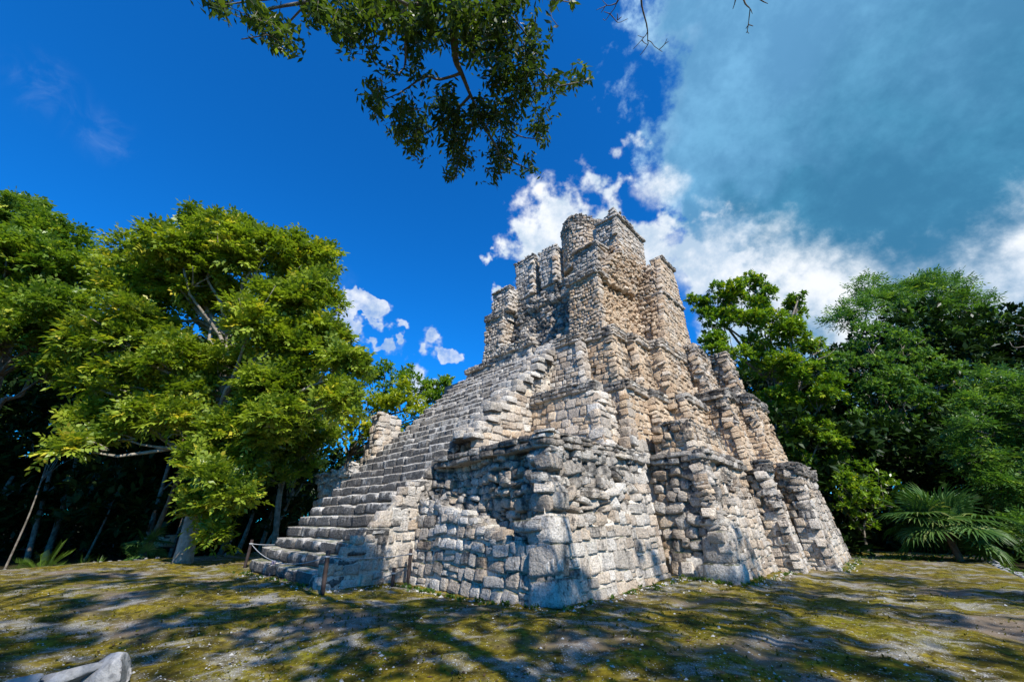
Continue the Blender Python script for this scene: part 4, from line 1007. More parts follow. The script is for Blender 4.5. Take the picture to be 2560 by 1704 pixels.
tree('leafy_shrub', 'leafy green shrub growing from the foot of the wood beside the fan palm', G(1990, 1255, 25.),
     [at(2160, 1330, 25), at(2170, 1280, 25)],
     VB([(1985, 1085, 36), (2025, 1110, 38), (1960, 1130, 38), (2010, 1155, 42), (2050, 1175, 35), (1940, 1160, 30), (1990, 1195, 30), (2070, 1140, 26), (1945, 1100, 24)], 24., .5),
     'rosette', L_GLOSS, M_BARK, .08, .21, 6., cat='shrub')
# the wood itself, closing the view behind the single trees
def wood():
    bl = []
    for az in np.arange(-78, 82, 2.6):
        if -17 < az < 30: continue
        for lay, (D0, hmax) in enumerate(((27., 8. if az < 0 else 5.5), (32., 11.), (38., 13. if az > -30 else 15.), (44., 9.))):
            if az > -27 and az < 0 and (lay < 2): continue
            if az > -27 and az < 0: hmax = 6.5
            for z in np.arange(.0, hmax / max(.55, math.cos(R(az))), 2.1):
                a = R(az + rng.uniform(-1.5, 1.5)); d = (D0 + rng.uniform(-1.5, 1.5)) / max(.55, math.cos(a))
                p = np.array([math.sin(a) * d, math.cos(a) * d, z + rng.uniform(-.5, .5)])
                if p[1] < 3: continue
                if lay == 0 and az < 0 and z < 2: continue
                bl.append((p, rng.uniform(1.7, 2.3)))
    me = foliage_mesh('dense_wood', bl, 'rosette', .62, 1.15, sub=0)
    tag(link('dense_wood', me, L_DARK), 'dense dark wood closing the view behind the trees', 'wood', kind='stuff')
wood()
def wood_trunks():
    for i, az in enumerate((-51, -46.5, -41, -36, -31)):
        a = R(az + 1.5 * math.sin(i * 3.7)); d = (26 + 1.5 * math.sin(i * 2.1)) / math.cos(a)
        p = np.array([math.sin(a) * d, math.cos(a) * d, -.7]); h = 5 + 1 * math.sin(i)
        mb = MB()
        lean = rng.normal(0, .5, 2)
        c = curve([p, p + np.array([lean[0] * .5, lean[1] * .5, h * .5]), p + np.array([lean[0], lean[1], h])], 8)
        mb.tube(c, np.linspace(.16, .10, len(c)), 8, rough=.06)
        mb.tube(curve([c[-3], c[-3] + np.array([.6, .1, .8]), c[-3] + np.array([1.3, .2, 1.5])], 5), np.linspace(.07, .03, 4)[:len(curve([c[-3], c[-3] + np.array([.6, .1, .8]), c[-3] + np.array([1.3, .2, 1.5])], 5))], 6)
        tag(mb.build('forest_trunk', M_BARK, None, True), 'grey forked trunk rising through the dense dark wood', 'tree trunk', 'trunks rising through the dark wood')
wood_trunks()

# ---------------------------------------------------------------- the tree overhead and its neighbours behind the viewer
def zb(x, y, D=None):
    """point from coordinates of the upper middle of the photograph (1080 px wide crop)"""
    X, Y = 480 + x * .4584, y * .4584
    d = praydir(X, Y); d = d / np.linalg.norm(d)
    return np.array([0, 0, EYE]) + d * (D or 9.)
def overhang():
    base = np.array([5.2, -4.4, 0.])
    root = tag(empty('overhanging_tree', tuple(base)), 'tree whose dark leafy branch hangs down into the open sky', 'tree')
    off = Matrix.Translation(-Vector(base))
    mb = MB()
    top = np.array([4.6, -3.2, 8.2])
    mb.tube(curve([base - np.array([0, 0, .2]), np.array([5.0, -4.1, 4]), top, np.array([4.2, -3, 11.5])], 14), np.linspace(.34, .14, 12)[:len(curve([base, base + 1, top, top + 1], 14))], 12, rough=.04)
    main = curve([top, np.array([2.6, -.6, 10.6]), zb(1400, -420), zb(1415, -40), zb(1430, 200), zb(1440, 330), zb(1470, 400), zb(1510, 500), zb(1545, 600), zb(1500, 760)], 40)
    mb.tube(main, np.interp(np.linspace(0, 1, len(main)), [0, .4, .6, 1], [.15, .085, .055, .012]), 8, rough=.06)
    sec = [[(1410, -60), (1250, 20), (1000, 60), (860, 160), (820, 260)], [(1180, 30), (1000, -60), (800, -60), (640, 10), (530, 120), (420, 190), (270, 215)], [(640, 10), (430, 50), (330, 110)], [(760, -60), (450, -10), (150, 30)],
           [(1470, 400), (1350, 435), (1270, 420), (1130, 510), (1000, 560)], [(1160, 100), (1165, 310), (1150, 380), (1090, 420)], [(1430, -20), (1510, 70), (1680, 210), (1850, 330), (2000, 470), (2150, 440)],
           [(1420, -120), (1650, -10), (1850, -20), (2070, 15)], [(1545, 600), (1650, 650), (1780, 740), (1900, 760)], [(1520, 520), (1400, 640), (1250, 740), (1130, 740)], [(1500, 760), (1450, 900), (1440, 980)], [(1560, 640), (1680, 850), (1650, 1000)], [(1680, 850), (1850, 930)], [(1300, -60), (1050, 30), (980, 270)], [(1540, 90), (1700, 60), (1880, 260)]]
    tw = []
    for L in sec:
        pts = np.array([zb(x, y, 9 + rng.normal(0, .25)) for x, y in L])
        c = curve(pts, 14); tw.append(c)
        mb.tube(c, np.linspace(.032, .008, len(c)), 5, rough=.08)
    blobs = [(150, 30, 55), (110, 40, 30), (350, 60, 60), (410, 130, 55), (510, 210, 60), (480, 250, 45), (700, 60, 75), (800, 120, 80), (860, 170, 70), (870, 250, 45), (985, 290, 40), (1000, 90, 100), (1150, 110, 100), (1290, 60, 95), (1320, 190, 90),
             (1480, 110, 110), (1640, 90, 95), (1560, 250, 105), (1690, 210, 90), (1850, 190, 50), (1850, 310, 70), (1690, 400, 110), (1830, 470, 90), (1980, 480, 55), (2090, 465, 42), (2160, 430, 24), (1200, 240, 60), (1240, 400, 50), (1085, 400, 38), (1000, 520, 55), (1010, 600, 50),
             (1170, 630, 70), (1120, 730, 45), (1230, 740, 85), (1390, 620, 95), (1440, 740, 100), (1590, 640, 100), (1730, 620, 85), (1880, 690, 60), (1200, 830, 38), (1420, 930, 50), (1470, 880, 60), (1690, 830, 80), (1680, 930, 50), (1830, 930, 40), (1640, 1000, 22), (1910, 770, 34), (1960, 25, 34), (2075, 18, 14), (900, 20, 80), (650, 60, 40), (1750, 20, 70)]
    O, D = [], []
    for (x, y, r) in blobs:
        n = max(3, int(.0019 * r * r * 3.14))
        th = rng.uniform(0, 6.28, n); q = r * np.sqrt(rng.random(n))
        for X, Y in zip(x + q * np.cos(th), y + q * np.sin(th)):
            p = zb(X, Y, 9 + rng.normal(0, .35)); O.append(p)
            out = zb(X, Y + 40, 9) - zb(X, Y, 9); side = zb(X + (X - x), Y, 9) - zb(X, Y, 9)
            D.append(out / .25 + side * 1.5 / max(.05, np.linalg.norm(side) + .1) * .5 + rng.normal(0, .55, 3))
    O = np.array(O); D = unit(np.array(D))
    for p, d in zip(O[::3], D[::3]):                     # twiglets
        e = p - d * .28 + rng.normal(0, .05, 3); mb.tube(np.array([e, (e + p) / 2 + rng.normal(0, .02, 3), p]), [.007, .006, .004], 4, cap=False)
    V, idx = spray_leaves('twig', O, D, .15)
    tint = np.clip(rng.normal(.45, .22, len(O)), 0, 1)[idx]
    a = np.arange(len(V)) * 4
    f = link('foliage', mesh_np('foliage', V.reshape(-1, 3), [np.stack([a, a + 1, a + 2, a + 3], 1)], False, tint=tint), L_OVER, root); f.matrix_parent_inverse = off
    t = mb.build('branch', M_BARK, root, True); t.matrix_parent_inverse = off
    # the rest of its crown, above and behind the viewer
    bl = [(np.array([x, y, z]), r) for x, y, z, r in ((4.5, -1.6, 12.2, 1.7), (2.4, -2.6, 11.5, 1.6), (6.6, -3.2, 12, 1.8), (4.6, -5., 12.6, 1.9), (8.4, -4.6, 11, 1.5), (.6, -2.2, 11.6, 1.4))]
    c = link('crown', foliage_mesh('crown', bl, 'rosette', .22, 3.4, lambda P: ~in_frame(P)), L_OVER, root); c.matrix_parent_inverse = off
overhang()
def bare_branch():
    """leafless boughs that reach into the top of the picture"""
    base = np.array([9.5, -3.4, 0.])
    root = tag(empty('bare_tree', tuple(base)), 'leafless tree whose thin bare twigs reach across the big cloud', 'tree')
    off = Matrix.Translation(-Vector(base))
    mb = MB()
    T = np.array([8.6, -1.8, 8.])
    c0 = curve([base - np.array([0, 0, .2]), np.array([9.2, -2.8, 4]), T], 10)
    mb.tube(c0, np.linspace(.22, .13, len(c0)), 10, rough=.05)
    def q(x, y, D=10.5):                       # 500 px wide crop at the top of the photograph
        d = praydir(1480 + x * .2122, y * .2122); return np.array([0, 0, EYE]) + d / np.linalg.norm(d) * D
    L = [[(560, -500), (580, 0), (605, 150), (640, 280), (655, 380), (655, 480), (660, 520), (600, 610), (565, 650)], [(655, 380), (610, 440), (540, 420)], [(610, 440), (580, 480), (485, 580)], [(585, 470), (620, 510), (655, 525)], [(655, 475), (700, 500), (740, 550), (830, 612)], [(795, 580), (850, 530), (885, 455)], [(855, 520), (900, 490)],
         [(420, -300), (310, 0), (265, 50), (180, 65), (120, 0)], [(180, 65), (50, 122)], [(150, 85), (108, 152)], [(300, 10), (265, 100), (212, 165), (160, 240), (128, 225)], [(212, 165), (140, 140)], [(212, 165), (265, 225), (315, 268), (420, 222)], [(300, 240), (350, 200)], [(300, 245), (300, 160)],
         [(1720, -300), (1690, 0), (1658, 110)], [(1700, -400), (1785, 0), (1860, 100), (1890, 165)], [(1862, 110), (1842, 290), (1830, 370), (1850, 398)], [(1842, 290), (1900, 310)], [(1840, 300), (1812, 342)], [(1832, 372), (1815, 392)], [(1800, -150), (1985, 0), (2072, 45)]]
    for i, l in enumerate(L):
        P = np.array([q(x, y) for x, y in l])
        c = curve(P, 3 * len(P))
        thick = .020 if l[0][1] < 0 else .010
        mb.tube(c, np.linspace(thick, .005, len(c)), 5, rough=.12)
    for p in ((560, -500), (420, -300), (1720, -300), (1700, -400), (1800, -150)):
        c = curve([T, (T + q(*p)) / 2 + np.array([0, 0, .8]), q(*p)], 10)
        mb.tube(c, np.linspace(.07, .02, len(c)), 6, rough=.06)
    t = mb.build('branch', M_BARK, root, True); t.matrix_parent_inverse = off
bare_branch()
def edge_twig():
    base = G(2560, 1300, 15., -.6)
    root = tag(empty('bare_sapling', tuple(base)), 'bare sapling with thin curled twig tips against blue sky', 'tree')
    off = Matrix.Translation(-Vector(base))
    mb = MB()
    def q(x, y): return at(2440 + x * .1148, 740 + y * .1148, 14.)
    hub = q(1900, 800)
    c = curve([base, base * .5 + hub * .5 + np.array([.2, 0, 0]), hub], 10); mb.tube(c, np.linspace(.07, .03, len(c)), 8)
    for l in ([(1900, 800), (1400, 640), (1045, 490), (950, 445)], [(1900, 900), (1300, 1020), (1045, 1095), (860, 1120), (780, 1080), (730, 985)], [(1900, 850), (1300, 950), (1040, 900), (940, 820), (885, 765)], [(1600, 760), (1200, 660), (1045, 645), (910, 640), (860, 605)]):
        c = curve([q(*p) for p in l], 12); mb.tube(c, np.linspace(.024, .009, len(c)), 5)
    t = mb.build('branch', M_BARK, root, True); t.matrix_parent_inverse = off
edge_twig()
def shade_trees():
    """trees standing behind the viewer; the photograph shows their shade on the ground"""
    specs = [((16.5, -4.5), [], 'high shade tree with broad crown standing by the terrace corner'), ((24.0, -3.0), [], 'high shade tree beyond the terrace edge'),
             ((4.5, -9.5), [], 'high shade tree standing alone on the open terrace'), ((-1.5, -12.5), [], 'high shade tree beyond the open terrace'), ((11.0, -11.5), [], 'high shade tree between the terrace corner and the open terrace')]
    for gx in np.arange(-6, 29, 2.7):             # boughs high over the open ground, with gaps between
        for gy in np.arange(-14, -.6, 2.5):
            if gx > 9 and gy > -4 and gx < 20: continue
            if rng.random() < .13 or (1 < gx < 12 and gy > -5.2 and rng.random() < .85): continue
            c = (gx + rng.uniform(-1, 1), gy + rng.uniform(-1, 1), rng.uniform(15.5, 18.5), rng.uniform(1.3, 2.1))
            k = int(np.argmin([(c[0] - q[0][0]) ** 2 + (c[1] - q[0][1]) ** 2 for q in specs])); specs[k][1].append(c)
    for (x, y), bl, lab in specs:
        bl = [(np.array(c[:3]), c[3]) for c in bl]
        cen = np.mean([c for c, r in bl], axis=0)
        tree('shade_tree', lab, np.array([x, y, 0.]), [np.array([x, y, 6.5]) + (cen - np.array([x, y, cen[2]])) * .2, cen - np.array([0, 0, 3.])], bl, 'rosette', L_OVER, M_BARK, .36, .28, 3.0, 'shade trees around the open terrace', limbs=.35, keep=lambda P: ~in_frame(P))
shade_trees()

# ---------------------------------------------------------------- palms and ground plants
def fan_blades(n, L, span, rr):
    """fan leaf in its own frame: hub at the origin, opening along +x, upper side +z"""
    mb = MB()
    V, Q = [], []
    for i in range(n):
        a = -span / 2 + span * i / (n - 1) + rr.normal(0, .02)
        l = L * (1 - .22 * abs(2 * i / (n - 1) - 1)) * rr.uniform(.9, 1.08)
        d = np.array([math.cos(a), math.sin(a), 0]); s = np.array([-d[1], d[0], 0])
        wd = L * .075
        k = len(V); dr = rr.uniform(.10, .30)
        for f, w in ((0., .25), (.45, 1.), (.75, .7), (1., .06)):
            z = .14 * L * math.sin(f * 2.2) - dr * L * max(0, f - .5) ** 1.5 * 2.2
            c = d * l * f
            V += [c - s * wd * w * .5 + np.array([0, 0, z]), c + np.array([0, 0, z - wd * w * .35]), c + s * wd * w * .5 + np.array([0, 0, z])]
        for j in range(3):
            b0 = k + j * 3
            Q += [[b0, b0 + 1, b0 + 4, b0 + 3], [b0 + 1, b0 + 2, b0 + 5, b0 + 4]]
    V, Q = np.array(V), np.array(Q)
    tint = np.repeat(np.clip(rr.normal(.5, .25, n), 0, 1), 6)
    return mesh_np('frond', V, [Q], False, tint=tint)
fan_lib = [fan_blades(30, 1.15, R(290 + 15 * i), np.random.default_rng(50 + i)) for i in range(4)]
for m in fan_lib: m.materials.append(L_PALM)
def fan_palm(base, scale, nfr, label, h, hubs=None):
    root = tag(empty('fan_palm', tuple(base)), label, 'palm')
    off = Matrix.Translation(-Vector(base))
    base = np.array(base, float)
    crown = base + np.array([-.12 * scale, 0, h])
    mb = MB(); c = curve([base, base * .5 + crown * .5 + np.array([.05, 0, 0]), crown], 8)
    mb.tube(c, np.linspace(.13, .10, len(c)) * scale, 10, rough=.12)
    t = mb.build('trunk', M_BARKR, root, True); t.matrix_parent_inverse = off
    for i in range(nfr):
        az = i * 2.4 + rng.normal(0, .2); el = np.interp(i / nfr, [0, .3, 1], [-.35, .15, 1.15]) + rng.normal(0, .12)
        d = np.array([math.cos(az) * math.cos(el), math.sin(az) * math.cos(el), math.sin(el)])
        L = rng.uniform(.9, 1.35) * scale
        hub = crown + d * L - np.array([0, 0, .12 * L])
        pm = MB(); pc = curve([crown, crown + d * L * .5 + np.array([0, 0, .05]), hub], 6); pm.tube(pc, np.linspace(.018, .010, len(pc)) * scale, 5)
        fr = link('frond', fan_lib[i % 4], None, root)
        x = unit(d * .75 + np.array([0, 0, -.45 if el < .6 else .15])); y = unit(np.cross([0, 0, 1.], x) + rng.normal(0, .15, 3)); z = np.cross(x, y); y = np.cross(z, x)
        M4 = Matrix([[x[r] * scale, y[r] * scale, z[r] * scale, hub[r] - base[r]] for r in range(3)] + [[0, 0, 0, 1]])
        fr.matrix_basis = M4
        p = pm.build('leaf_stalk', L_PALM, root, True); p.matrix_parent_inverse = off
fan_palm(G(2210, 1290, 20.5, -.5), 1.12, 38, 'large fan palm with many drooping green fronds at the terrace end', 1.75)
fan_palm(G(345, 1250, 22.5, -.5), .62, 6, 'small fan palm at the foot of the reddish trunk', .9)
fan_palm(G(330, 1280, 22.0, -.6), .5, 6, 'low dark fan palm beside the path sign', .5)
def tussock(name, pos, n, L, wd, label, cat, feather=False):
    V, Q = [], []
    for i in range(n):
        az = rng.uniform(0, 6.28); el = rng.uniform(.75, 1.4)
        d = np.array([math.cos(az) * math.cos(el), math.sin(az) * math.cos(el), math.sin(el)]); l = L * rng.uniform(.6, 1.1)
        s = unit(np.cross(d, [0, 0, 1.]))
        pts = [d * l * f + np.array([0, 0, -.5 * l * f * f * math.cos(el) * 1.2]) for f in (0, .35, .7, 1)]
        k = len(V)
        for p, w in zip(pts, (.7, 1, .7, .05)): V += [p - s * wd * w / 2, p + s * wd * w / 2]
        for j in range(3): Q.append([k + 2 * j, k + 2 * j + 1, k + 2 * j + 3, k + 2 * j + 2])
        if feather:
            for f in np.linspace(.25, .98, 14):
                p = d * l * f + np.array([0, 0, -.5 * l * f * f * math.cos(el) * 1.2])
                for sg in (-1, 1):
                    ld = unit(s * sg + d * .7 + np.array([0, 0, .15])); ll = L * .26; k = len(V)
                    sn = unit(np.cross(ld, [0, 0, 1.])) * .012
                    V += [p - sn, p + sn, p + ld * ll]; V.append(p + ld * ll - sn * .2); Q.append([k, k + 1, k + 2, k + 3])
    me = mesh_np(name, np.array(V), [np.array(Q)], False, tint=np.clip(rng.normal(.6, .25, len(Q)), 0, 1))
    o = link(name, me, L_WEED); o.location = pos
    tag(o, label, cat)
tussock('feathery_palm', tuple(G(100, 1303, 17.6, -.35)), 13, 1.25, .03, 'small feather-leaved palm at the terrace edge by the stone edging', 'palm', True)
tussock('grass_tussock', tuple(G(190, 1292, 20.4, -.25)), 46, .75, .022, 'bright green grass tussock just beyond the stone edging', 'grass')
tussock('grass_tussock', tuple(G(228, 1294, 20.8, -.3)), 40, .65, .022, 'darker grass tussock beside the bright green one', 'grass')

# ---------------------------------------------------------------- posts, rope, sign
def post(px, top_v, label, mat, rad, z1=None, lean=(0, 0)):
    b = px.copy(); b[2] = hnoise(px[0], px[1]) - .05
    h = z1
    root_pts = np.array([b, b + np.array([lean[0] * .5, lean[1] * .5, h * .5]), b + np.array([lean[0], lean[1], h])])
    root = tag(empty('rope_post', tuple(b)), label, 'post', 'posts of the rope barrier')
    off = Matrix.Translation(-Vector(b))
    mb = MB(); mb.tube(curve(root_pts, 8), rad * np.ones(len(curve(root_pts, 8))), 10, rough=.05)
    t = mb.build('shaft', mat, root, True); t.matrix_parent_inverse = off
    tp = root_pts[2]
    m2 = MB(); m2.tube(np.array([tp - np.array([0, 0, .16]), tp - np.array([0, 0, .12])]), rad * 1.25, 10); r_ = m2.build('rope_ring', M_ROPE, root, True); r_.matrix_parent_inverse = off
    return tp - np.array([0, 0, .14])
P1 = post(ground(611, 1419), None, 'dark wooden post at the far corner of the stairway foot', M_POST, .055, 1.02, (.03, 0))
P2 = post(ground(676, 1441), None, 'short faded violet post against the lowest step', M_POSTV, .06, .52)
P3 = post(ground(805, 1488), None, 'dark wooden post in front of the near corner of the lowest step', M_POST, .052, 1.0, (-.03, 0))
P4 = post(W3(np.array([.02, -5.45, 0.])), None, 'dark wooden post where the stairway side meets the pyramid wall', M_POST, .05, 1.02)
P5 = post(W3(np.array([-.45, -5.5, 0.])), None, 'short dark stump beside the stairway side wall', M_POST, .05, .52)
P6 = W3(np.array([-1.4, -12.6, .8]))
def rope(a, b, sag, label):
    n = 22; f = np.linspace(0, 1, n)[:, None]
    c = a * (1 - f) + b * f; c[:, 2] -= sag * 4 * (f * (1 - f))[:, 0]
    mb = MB(); mb.tube(c, .011, 6)
    tag(mb.build('rope', M_ROPE, None, True), label, 'rope', 'ropes between the posts')
rope(P1, P3, .38, 'sagging grey rope across the foot of the stairway')
rope(P3, P4, .07, 'grey rope stretched along the stairway side wall')
rope(P1, P6, .02, 'taut grey rope running back behind the stairway')
def sign():
    p = G(372, 1262, 24.2, -.6)
    root = tag(empty('path_sign', tuple(p)), 'pale notice board on dark posts under a small roof in the wood', 'sign')
    off = Matrix.Translation(-Vector(p))
    f = unit(np.array([-p[0], -p[1], 0.])); s = np.array([f[1] * -1, f[0], 0.]); s = -s
    M = np.stack([s, f, [0, 0, 1.]], 1)
    def bx(name, c, size, mat, par=None):
        mb = MB(); mb.box(p + M @ np.array(c), size, M); o = mb.build(name, mat, par or root); o.matrix_parent_inverse = off if par is None else Matrix()
        return o
    for sg in (-1, 1): bx('sign_post', (sg * .56, 0, .85), (.09, .09, 1.9), M_WOOD)
    bd = bx('board', (0, .03, 1.25), (.86, .04, .58), M_SIGNB)
    for (x, z, w, h) in ((-.05, 1.42, .26, .07), (.08, 1.33, .22, .025), (.06, 1.27, .2, .025), (.08, 1.21, .22, .025), (.05, 1.14, .2, .025), (-.25, 1.30, .06, .06), (-.27, 1.17, .08, .05)):
        bx('print', (x, .0535, z), (w, .005, h), M_INK)
    bx('frame_rail', (0, 0, 1.58), (1.2, .07, .05), M_WOOD); bx('frame_rail', (0, 0, .92), (1.05, .07, .05), M_WOOD)
    mb = MB(); th = np.linspace(.2, math.pi - .2, 9)
    V = [p + M @ np.array([.5 * math.cos(a), y, 1.62 + .22 * math.sin(a)]) for y in (-.2, .25) for a in th]
    mb.add(V, [[i, i + 1, 9 + i + 1, 9 + i] for i in range(8)]); V2 = [p + M @ np.array([.53 * math.cos(a), y, 1.65 + .24 * math.sin(a)]) for y in (-.2, .25) for a in th]
    mb.add(V2, [[i, i + 9, 9 + i + 1, i + 1] for i in range(8)])
    o = mb.build('roof', M_WOOD, root); o.matrix_parent_inverse = off
sign()

# ---------------------------------------------------------------- loose stones
def rock_mesh(name, seed, sub=10, rough=.16):
    r = np.random.default_rng(seed)
    th = np.linspace(0, 2 * np.pi, sub * 2, endpoint=False); ph = np.linspace(.08, np.pi - .08, sub)
    V = np.array([(math.sin(b) * math.cos(a), math.sin(b) * math.sin(a), math.cos(b)) for b in ph for a in th])
    for q in range(16):                        # planed facets
        n = unit(r.normal(0, 1, 3)); d = r.uniform(.42, .80); k = V @ n; V = V - np.outer(np.clip(k - d, 0, None), n)
    K = r.normal(0, 3.2, (6, 3)); P = r.uniform(0, 6.28, 6)
    V = V * (1 + rough * sum(np.sin(V @ K[i] + P[i]) for i in range(6)) / 6)[:, None]
    m = sub * 2
    Q = [[i * m + j, i * m + (j + 1) % m, (i + 1) * m + (j + 1) % m, (i + 1) * m + j] for i in range(sub - 1) for j in range(m)]
    V = np.concatenate([V, [V[:m].mean(0), V[-m:].mean(0)]])
    T = [[sub * m, (j + 1) % m, j] for j in range(m)] + [[sub * m + 1, (sub - 1) * m + j, (sub - 1) * m + (j + 1) % m] for j in range(m)]
    return mesh_np(name, V, [np.array(Q), np.array(T)], True)
for px, py, sc, rot, lab in ((255, 1712, (.36, .24, .24), .35, 'large pale boulder with a sloping broken top lying on the moss'), (135, 1722, (.48, .24, .17), .45, 'low grey boulder leaning against the larger pale one'), (20, 1745, (.42, .22, .12), .2, 'flat grey rock at the end of the boulder row')):
    p = ground(px, py)
    o = link('boulder', rock_mesh('boulder', int(px) + 3, 16), M_BOULDER); o.location = (p[0], p[1], .06); o.scale = sc; o.rotation_euler = (.1, -.14, rot)
    tag(o, lab, 'boulder')
edge_lib = [rock_mesh('edging_stone', 70 + i, 5, .12) for i in range(6)]
for m in edge_lib: m.materials.append(M_BOULDER)
def edging(P, y0, y1, step):
    d = np.concatenate([[0], np.cumsum(np.linalg.norm(np.diff(P, axis=0), axis=1))])
    for q in np.arange(0, d[-1], step):
        x = np.interp(q, d, P[:, 0]); y = np.interp(q, d, P[:, 1])
        if y < y0 or y > y1: continue
        o = bpy.data.objects.new('edging_stone', edge_lib[int(rng.integers(6))]); COL.objects.link(o); o.parent = TERRACE
        s = rng.uniform(.6, 1.3)
        o.location = (x + rng.normal(0, .08), y, -.05 + rng.normal(0, .02)); o.scale = (.13 * s, .17 * s, .085 * s); o.rotation_euler = (rng.normal(0, .12), rng.normal(0, .12), rng.uniform(0, 6.28))
edging(LEFT_EDGE, 11, 28, .42); edging(RIGHT_EDGE, 10, 28, .36)
def litter():
    """dead leaves blown over the terrace"""
    n = 2600
    r = 2.5 + 16 * rng.random(n) ** 1.3; a = rng.uniform(-1.1, 1.1, n)
    O = np.stack([r * np.sin(a), r * np.cos(a), np.zeros(n)], 1)
    q = O - A0; u, w = q @ UU, q @ WW
    O = O[~((u > -.1) & (w < .1)) & ~((u > 6) & (w < 1.7)) & ~((u > -2.4) & (w < -5.8))]; n = len(O)
    O[:, 2] = hnoise(O[:, 0], O[:, 1]) + .008
    th = rng.uniform(0, 6.28, n); D = unit(np.stack([np.cos(th), np.sin(th), rng.normal(0, .12, n)], 1)); N_ = unit(np.array([0, 0, 1.]) + rng.normal(0, .25, (n, 3)))
    L = rng.uniform(.04, .095, n)
    V = leaf_quads(O, D, N_, L, L * .45, 0.); k = np.arange(n) * 4
    tag(link('leaf_litter', mesh_np('leaf_litter', V.reshape(-1, 3), [np.stack([k, k + 1, k + 2, k + 3], 1)], tint=rng.random(n)), L_LITTER), 'dead brown leaves scattered over the mossy ground', 'leaves', kind='stuff')
litter()
def tufts():
    """short moss and grass tufts that roughen the open ground"""
    n = 9000
    r = 2.3 + 15 * rng.random(n) ** 1.5; a = rng.uniform(-1.1, 1.1, n)
    O = np.stack([r * np.sin(a), r * np.cos(a), np.zeros(n)], 1)
    q = O - A0; u, w = q @ UU, q @ WW
    g = np.sin(1.1 * O[:, 0] + 2 * np.sin(.7 * O[:, 1])) + np.sin(1.7 * O[:, 1] + 1.4 * np.sin(.9 * O[:, 0]))
    O = O[~((u > -.1) & (w < .1)) & ~((u > 6) & (w < 1.7)) & ~((u > -2.4) & (w < -5.8)) & (rng.random(n) < .45 + .3 * g)]
    O[:, 2] = hnoise(O[:, 0], O[:, 1])
    V, idx = spray_leaves('rosette', O, unit(rng.normal(0, .35, O.shape) + np.array([0, 0, 1.])), .042)
    k = np.arange(len(V)) * 4
    tag(link('moss_tufts', mesh_np('moss_tufts', V.reshape(-1, 3), [np.stack([k, k + 1, k + 2, k + 3], 1)], tint=np.clip(rng.normal(.5, .25, len(O)), 0, 1)[idx]), L_MOSS), 'short olive moss and grass tufts over the open ground', 'moss', kind='stuff')
tufts()
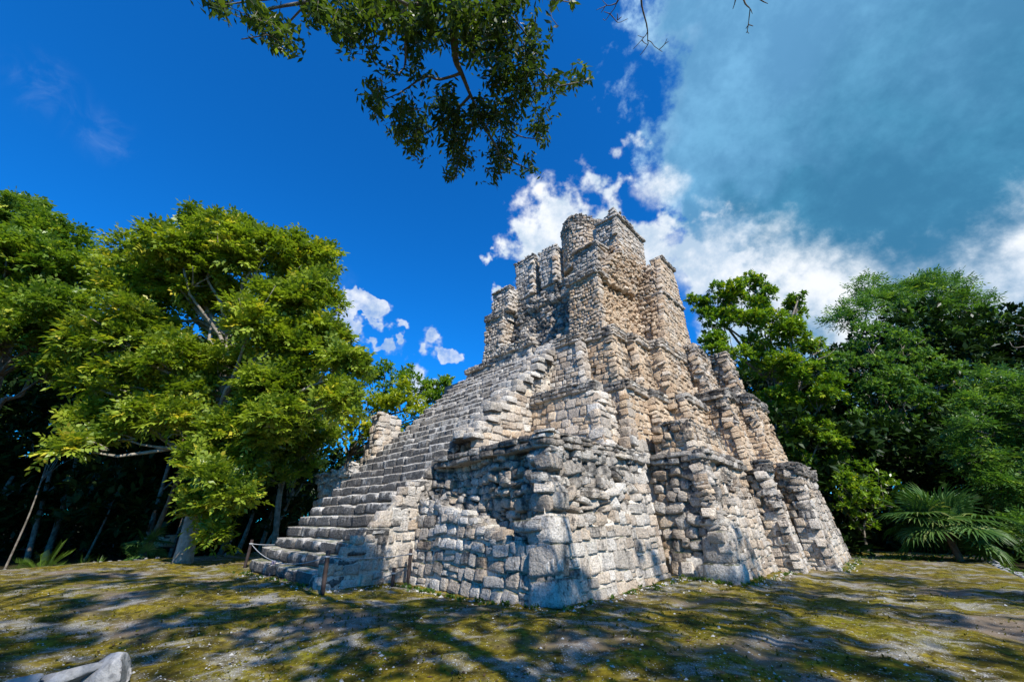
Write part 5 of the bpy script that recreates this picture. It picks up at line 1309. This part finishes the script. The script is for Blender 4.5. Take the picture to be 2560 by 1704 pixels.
def gravel():
    n = 6000
    r = 2.2 + 15 * rng.random(n) ** 1.5; a = rng.uniform(-1.15, 1.15, n)
    x, y = r * np.sin(a), r * np.cos(a)
    dens = (np.sin(.9 * x + 1.7 * np.sin(.6 * y)) + np.sin(1.3 * y + 1.1 * np.sin(.8 * x + 2)) + np.sin(2.9 * x - 2.1 * y)) / 3
    k = rng.random(n) < np.clip(.32 + .75 * dens, .05, 1)
    q = np.stack([x, y, np.zeros(n)], 1) - A0
    u, w = q @ UU, q @ WW
    k &= ~((u > -.1) & (w < .1)) & ~((u > 6) & (w < 1.7)) & ~((u > -2.4) & (w < -5.8))
    x, y = x[k], y[k]
    foot = []                                  # crumbled stone along the foot of the walls
    for (p0, p1, m) in (((-.15, -5.6), (-.15, -.1), 150), ((0, .18), (5.8, .1), 170), ((6.0, 0), (6.0, 1.7), 60), ((6.3, 1.85), (11, 1.75), 130), ((12.6, 3.25), (17.6, 3.15), 90), ((-2.5, -12), (-2.5, -5.9), 110), ((-2.3, -5.7), (0, -5.7), 70)):
        f = rng.random(m); pp = np.stack([p0[0] * (1 - f) + p1[0] * f, p0[1] * (1 - f) + p1[1] * f, 0 * f], 1) + np.abs(rng.normal(0, .16, (m, 3))) * np.array([-1, 1, 0]); foot.append(W3(pp))
    foot = np.concatenate(foot); nf = len(foot)
    x = np.concatenate([x, foot[:, 0]]); y = np.concatenate([y, foot[:, 1]]); n = len(x)
    z = hnoise(x, y)
    s = .010 + .026 * rng.random(n) ** 4
    big = rng.random(n) < .012; s[big] *= 1.8; s[-nf:] *= rng.uniform(.9, 2.4, nf)
    base = np.array([(1, 0, -.3), (.3, .95, -.3), (-.85, .5, -.3), (-.7, -.7, -.3), (.4, -.9, -.3), (.1, .1, .62)])
    th = rng.uniform(0, 6.28, n); cs, sn = np.cos(th), np.sin(th)
    B = base[None] * (1 + rng.normal(0, .2, (n, 6, 3)))
    X = B[..., 0] * cs[:, None] - B[..., 1] * sn[:, None]; Y = B[..., 0] * sn[:, None] + B[..., 1] * cs[:, None]
    V = np.stack([x[:, None] + X * s[:, None], y[:, None] + Y * s[:, None] * .8, z[:, None] + .004 + (B[..., 2] * s[:, None]) * .8], 2)
    T = np.array([(0, 1, 5), (1, 2, 5), (2, 3, 5), (3, 4, 5), (4, 0, 5)])
    F_ = (T[None] + (np.arange(n) * 6)[:, None, None]).reshape(-1, 3)
    tag(link('gravel', mesh_np('gravel', V.reshape(-1, 3), [F_]), M_GRAVEL), 'white limestone chips scattered over the mossy ground', 'gravel', kind='stuff')
gravel()
def weeds():
    """tufts at the foot of the walls and on ledges"""
    O, D = [], []
    runs = [((-.25, -5.5), (-.25, -.2), 60), ((-.2, .3), (5.8, .25), 26), ((6.0, .2), (6.0, 1.6), 30), ((6.3, 1.9), (11, 1.8), 20), ((-2.6, -12), (-2.6, -6), 26), ((12.8, 3.3), (17.5, 3.2), 20)]
    for (a, b_, n) in runs:
        f = rng.random(n) ** 1.2
        for t in f:
            p = W3(np.array([a[0] * (1 - t) + b_[0] * t + rng.normal(0, .12), a[1] * (1 - t) + b_[1] * t + rng.normal(0, .12), 0.])); p[2] = hnoise(p[0], p[1])
            for q in range(3): O.append(p + rng.normal(0, .03, 3) * [1, 1, 0]); D.append(unit(rng.normal(0, .5, 3) + np.array([0, 0, 1.])))
    for i in range(160):                      # along the edge of the terrace
        y = rng.uniform(10, 22); p = np.array([np.interp(y, RIGHT_EDGE[:, 1], RIGHT_EDGE[:, 0]) + rng.normal(.15, .25), y, -.05]); O.append(p); D.append(unit(rng.normal(0, .5, 3) + np.array([0, 0, 1.])))
    for i in range(260):                      # patch near the palm end of the terrace
        p = np.array([rng.uniform(16, 23.5), 0, 0]); p[1] = 22.2 + rng.normal(0, 1.0) + (p[0] - 20) * .35; O.append(p); D.append(unit(rng.normal(0, .5, 3) + np.array([0, 0, 1.])))
    O, D = np.array(O), np.array(D)
    V, idx = spray_leaves('rosette', O, D, .085)
    a = np.arange(len(V)) * 4
    tag(link('weeds', mesh_np('weeds', V.reshape(-1, 3), [np.stack([a, a + 1, a + 2, a + 3], 1)], tint=np.clip(rng.normal(.6, .2, len(V)), 0, 1)), L_WEED), 'small green weeds along the foot of the walls', 'weeds', kind='stuff')
weeds()
print('tris', sum(sum(len(p.vertices) - 2 for p in m.polygons) if len(m.polygons) < 3000 else len(m.polygons) * 2 for m in bpy.data.meshes))
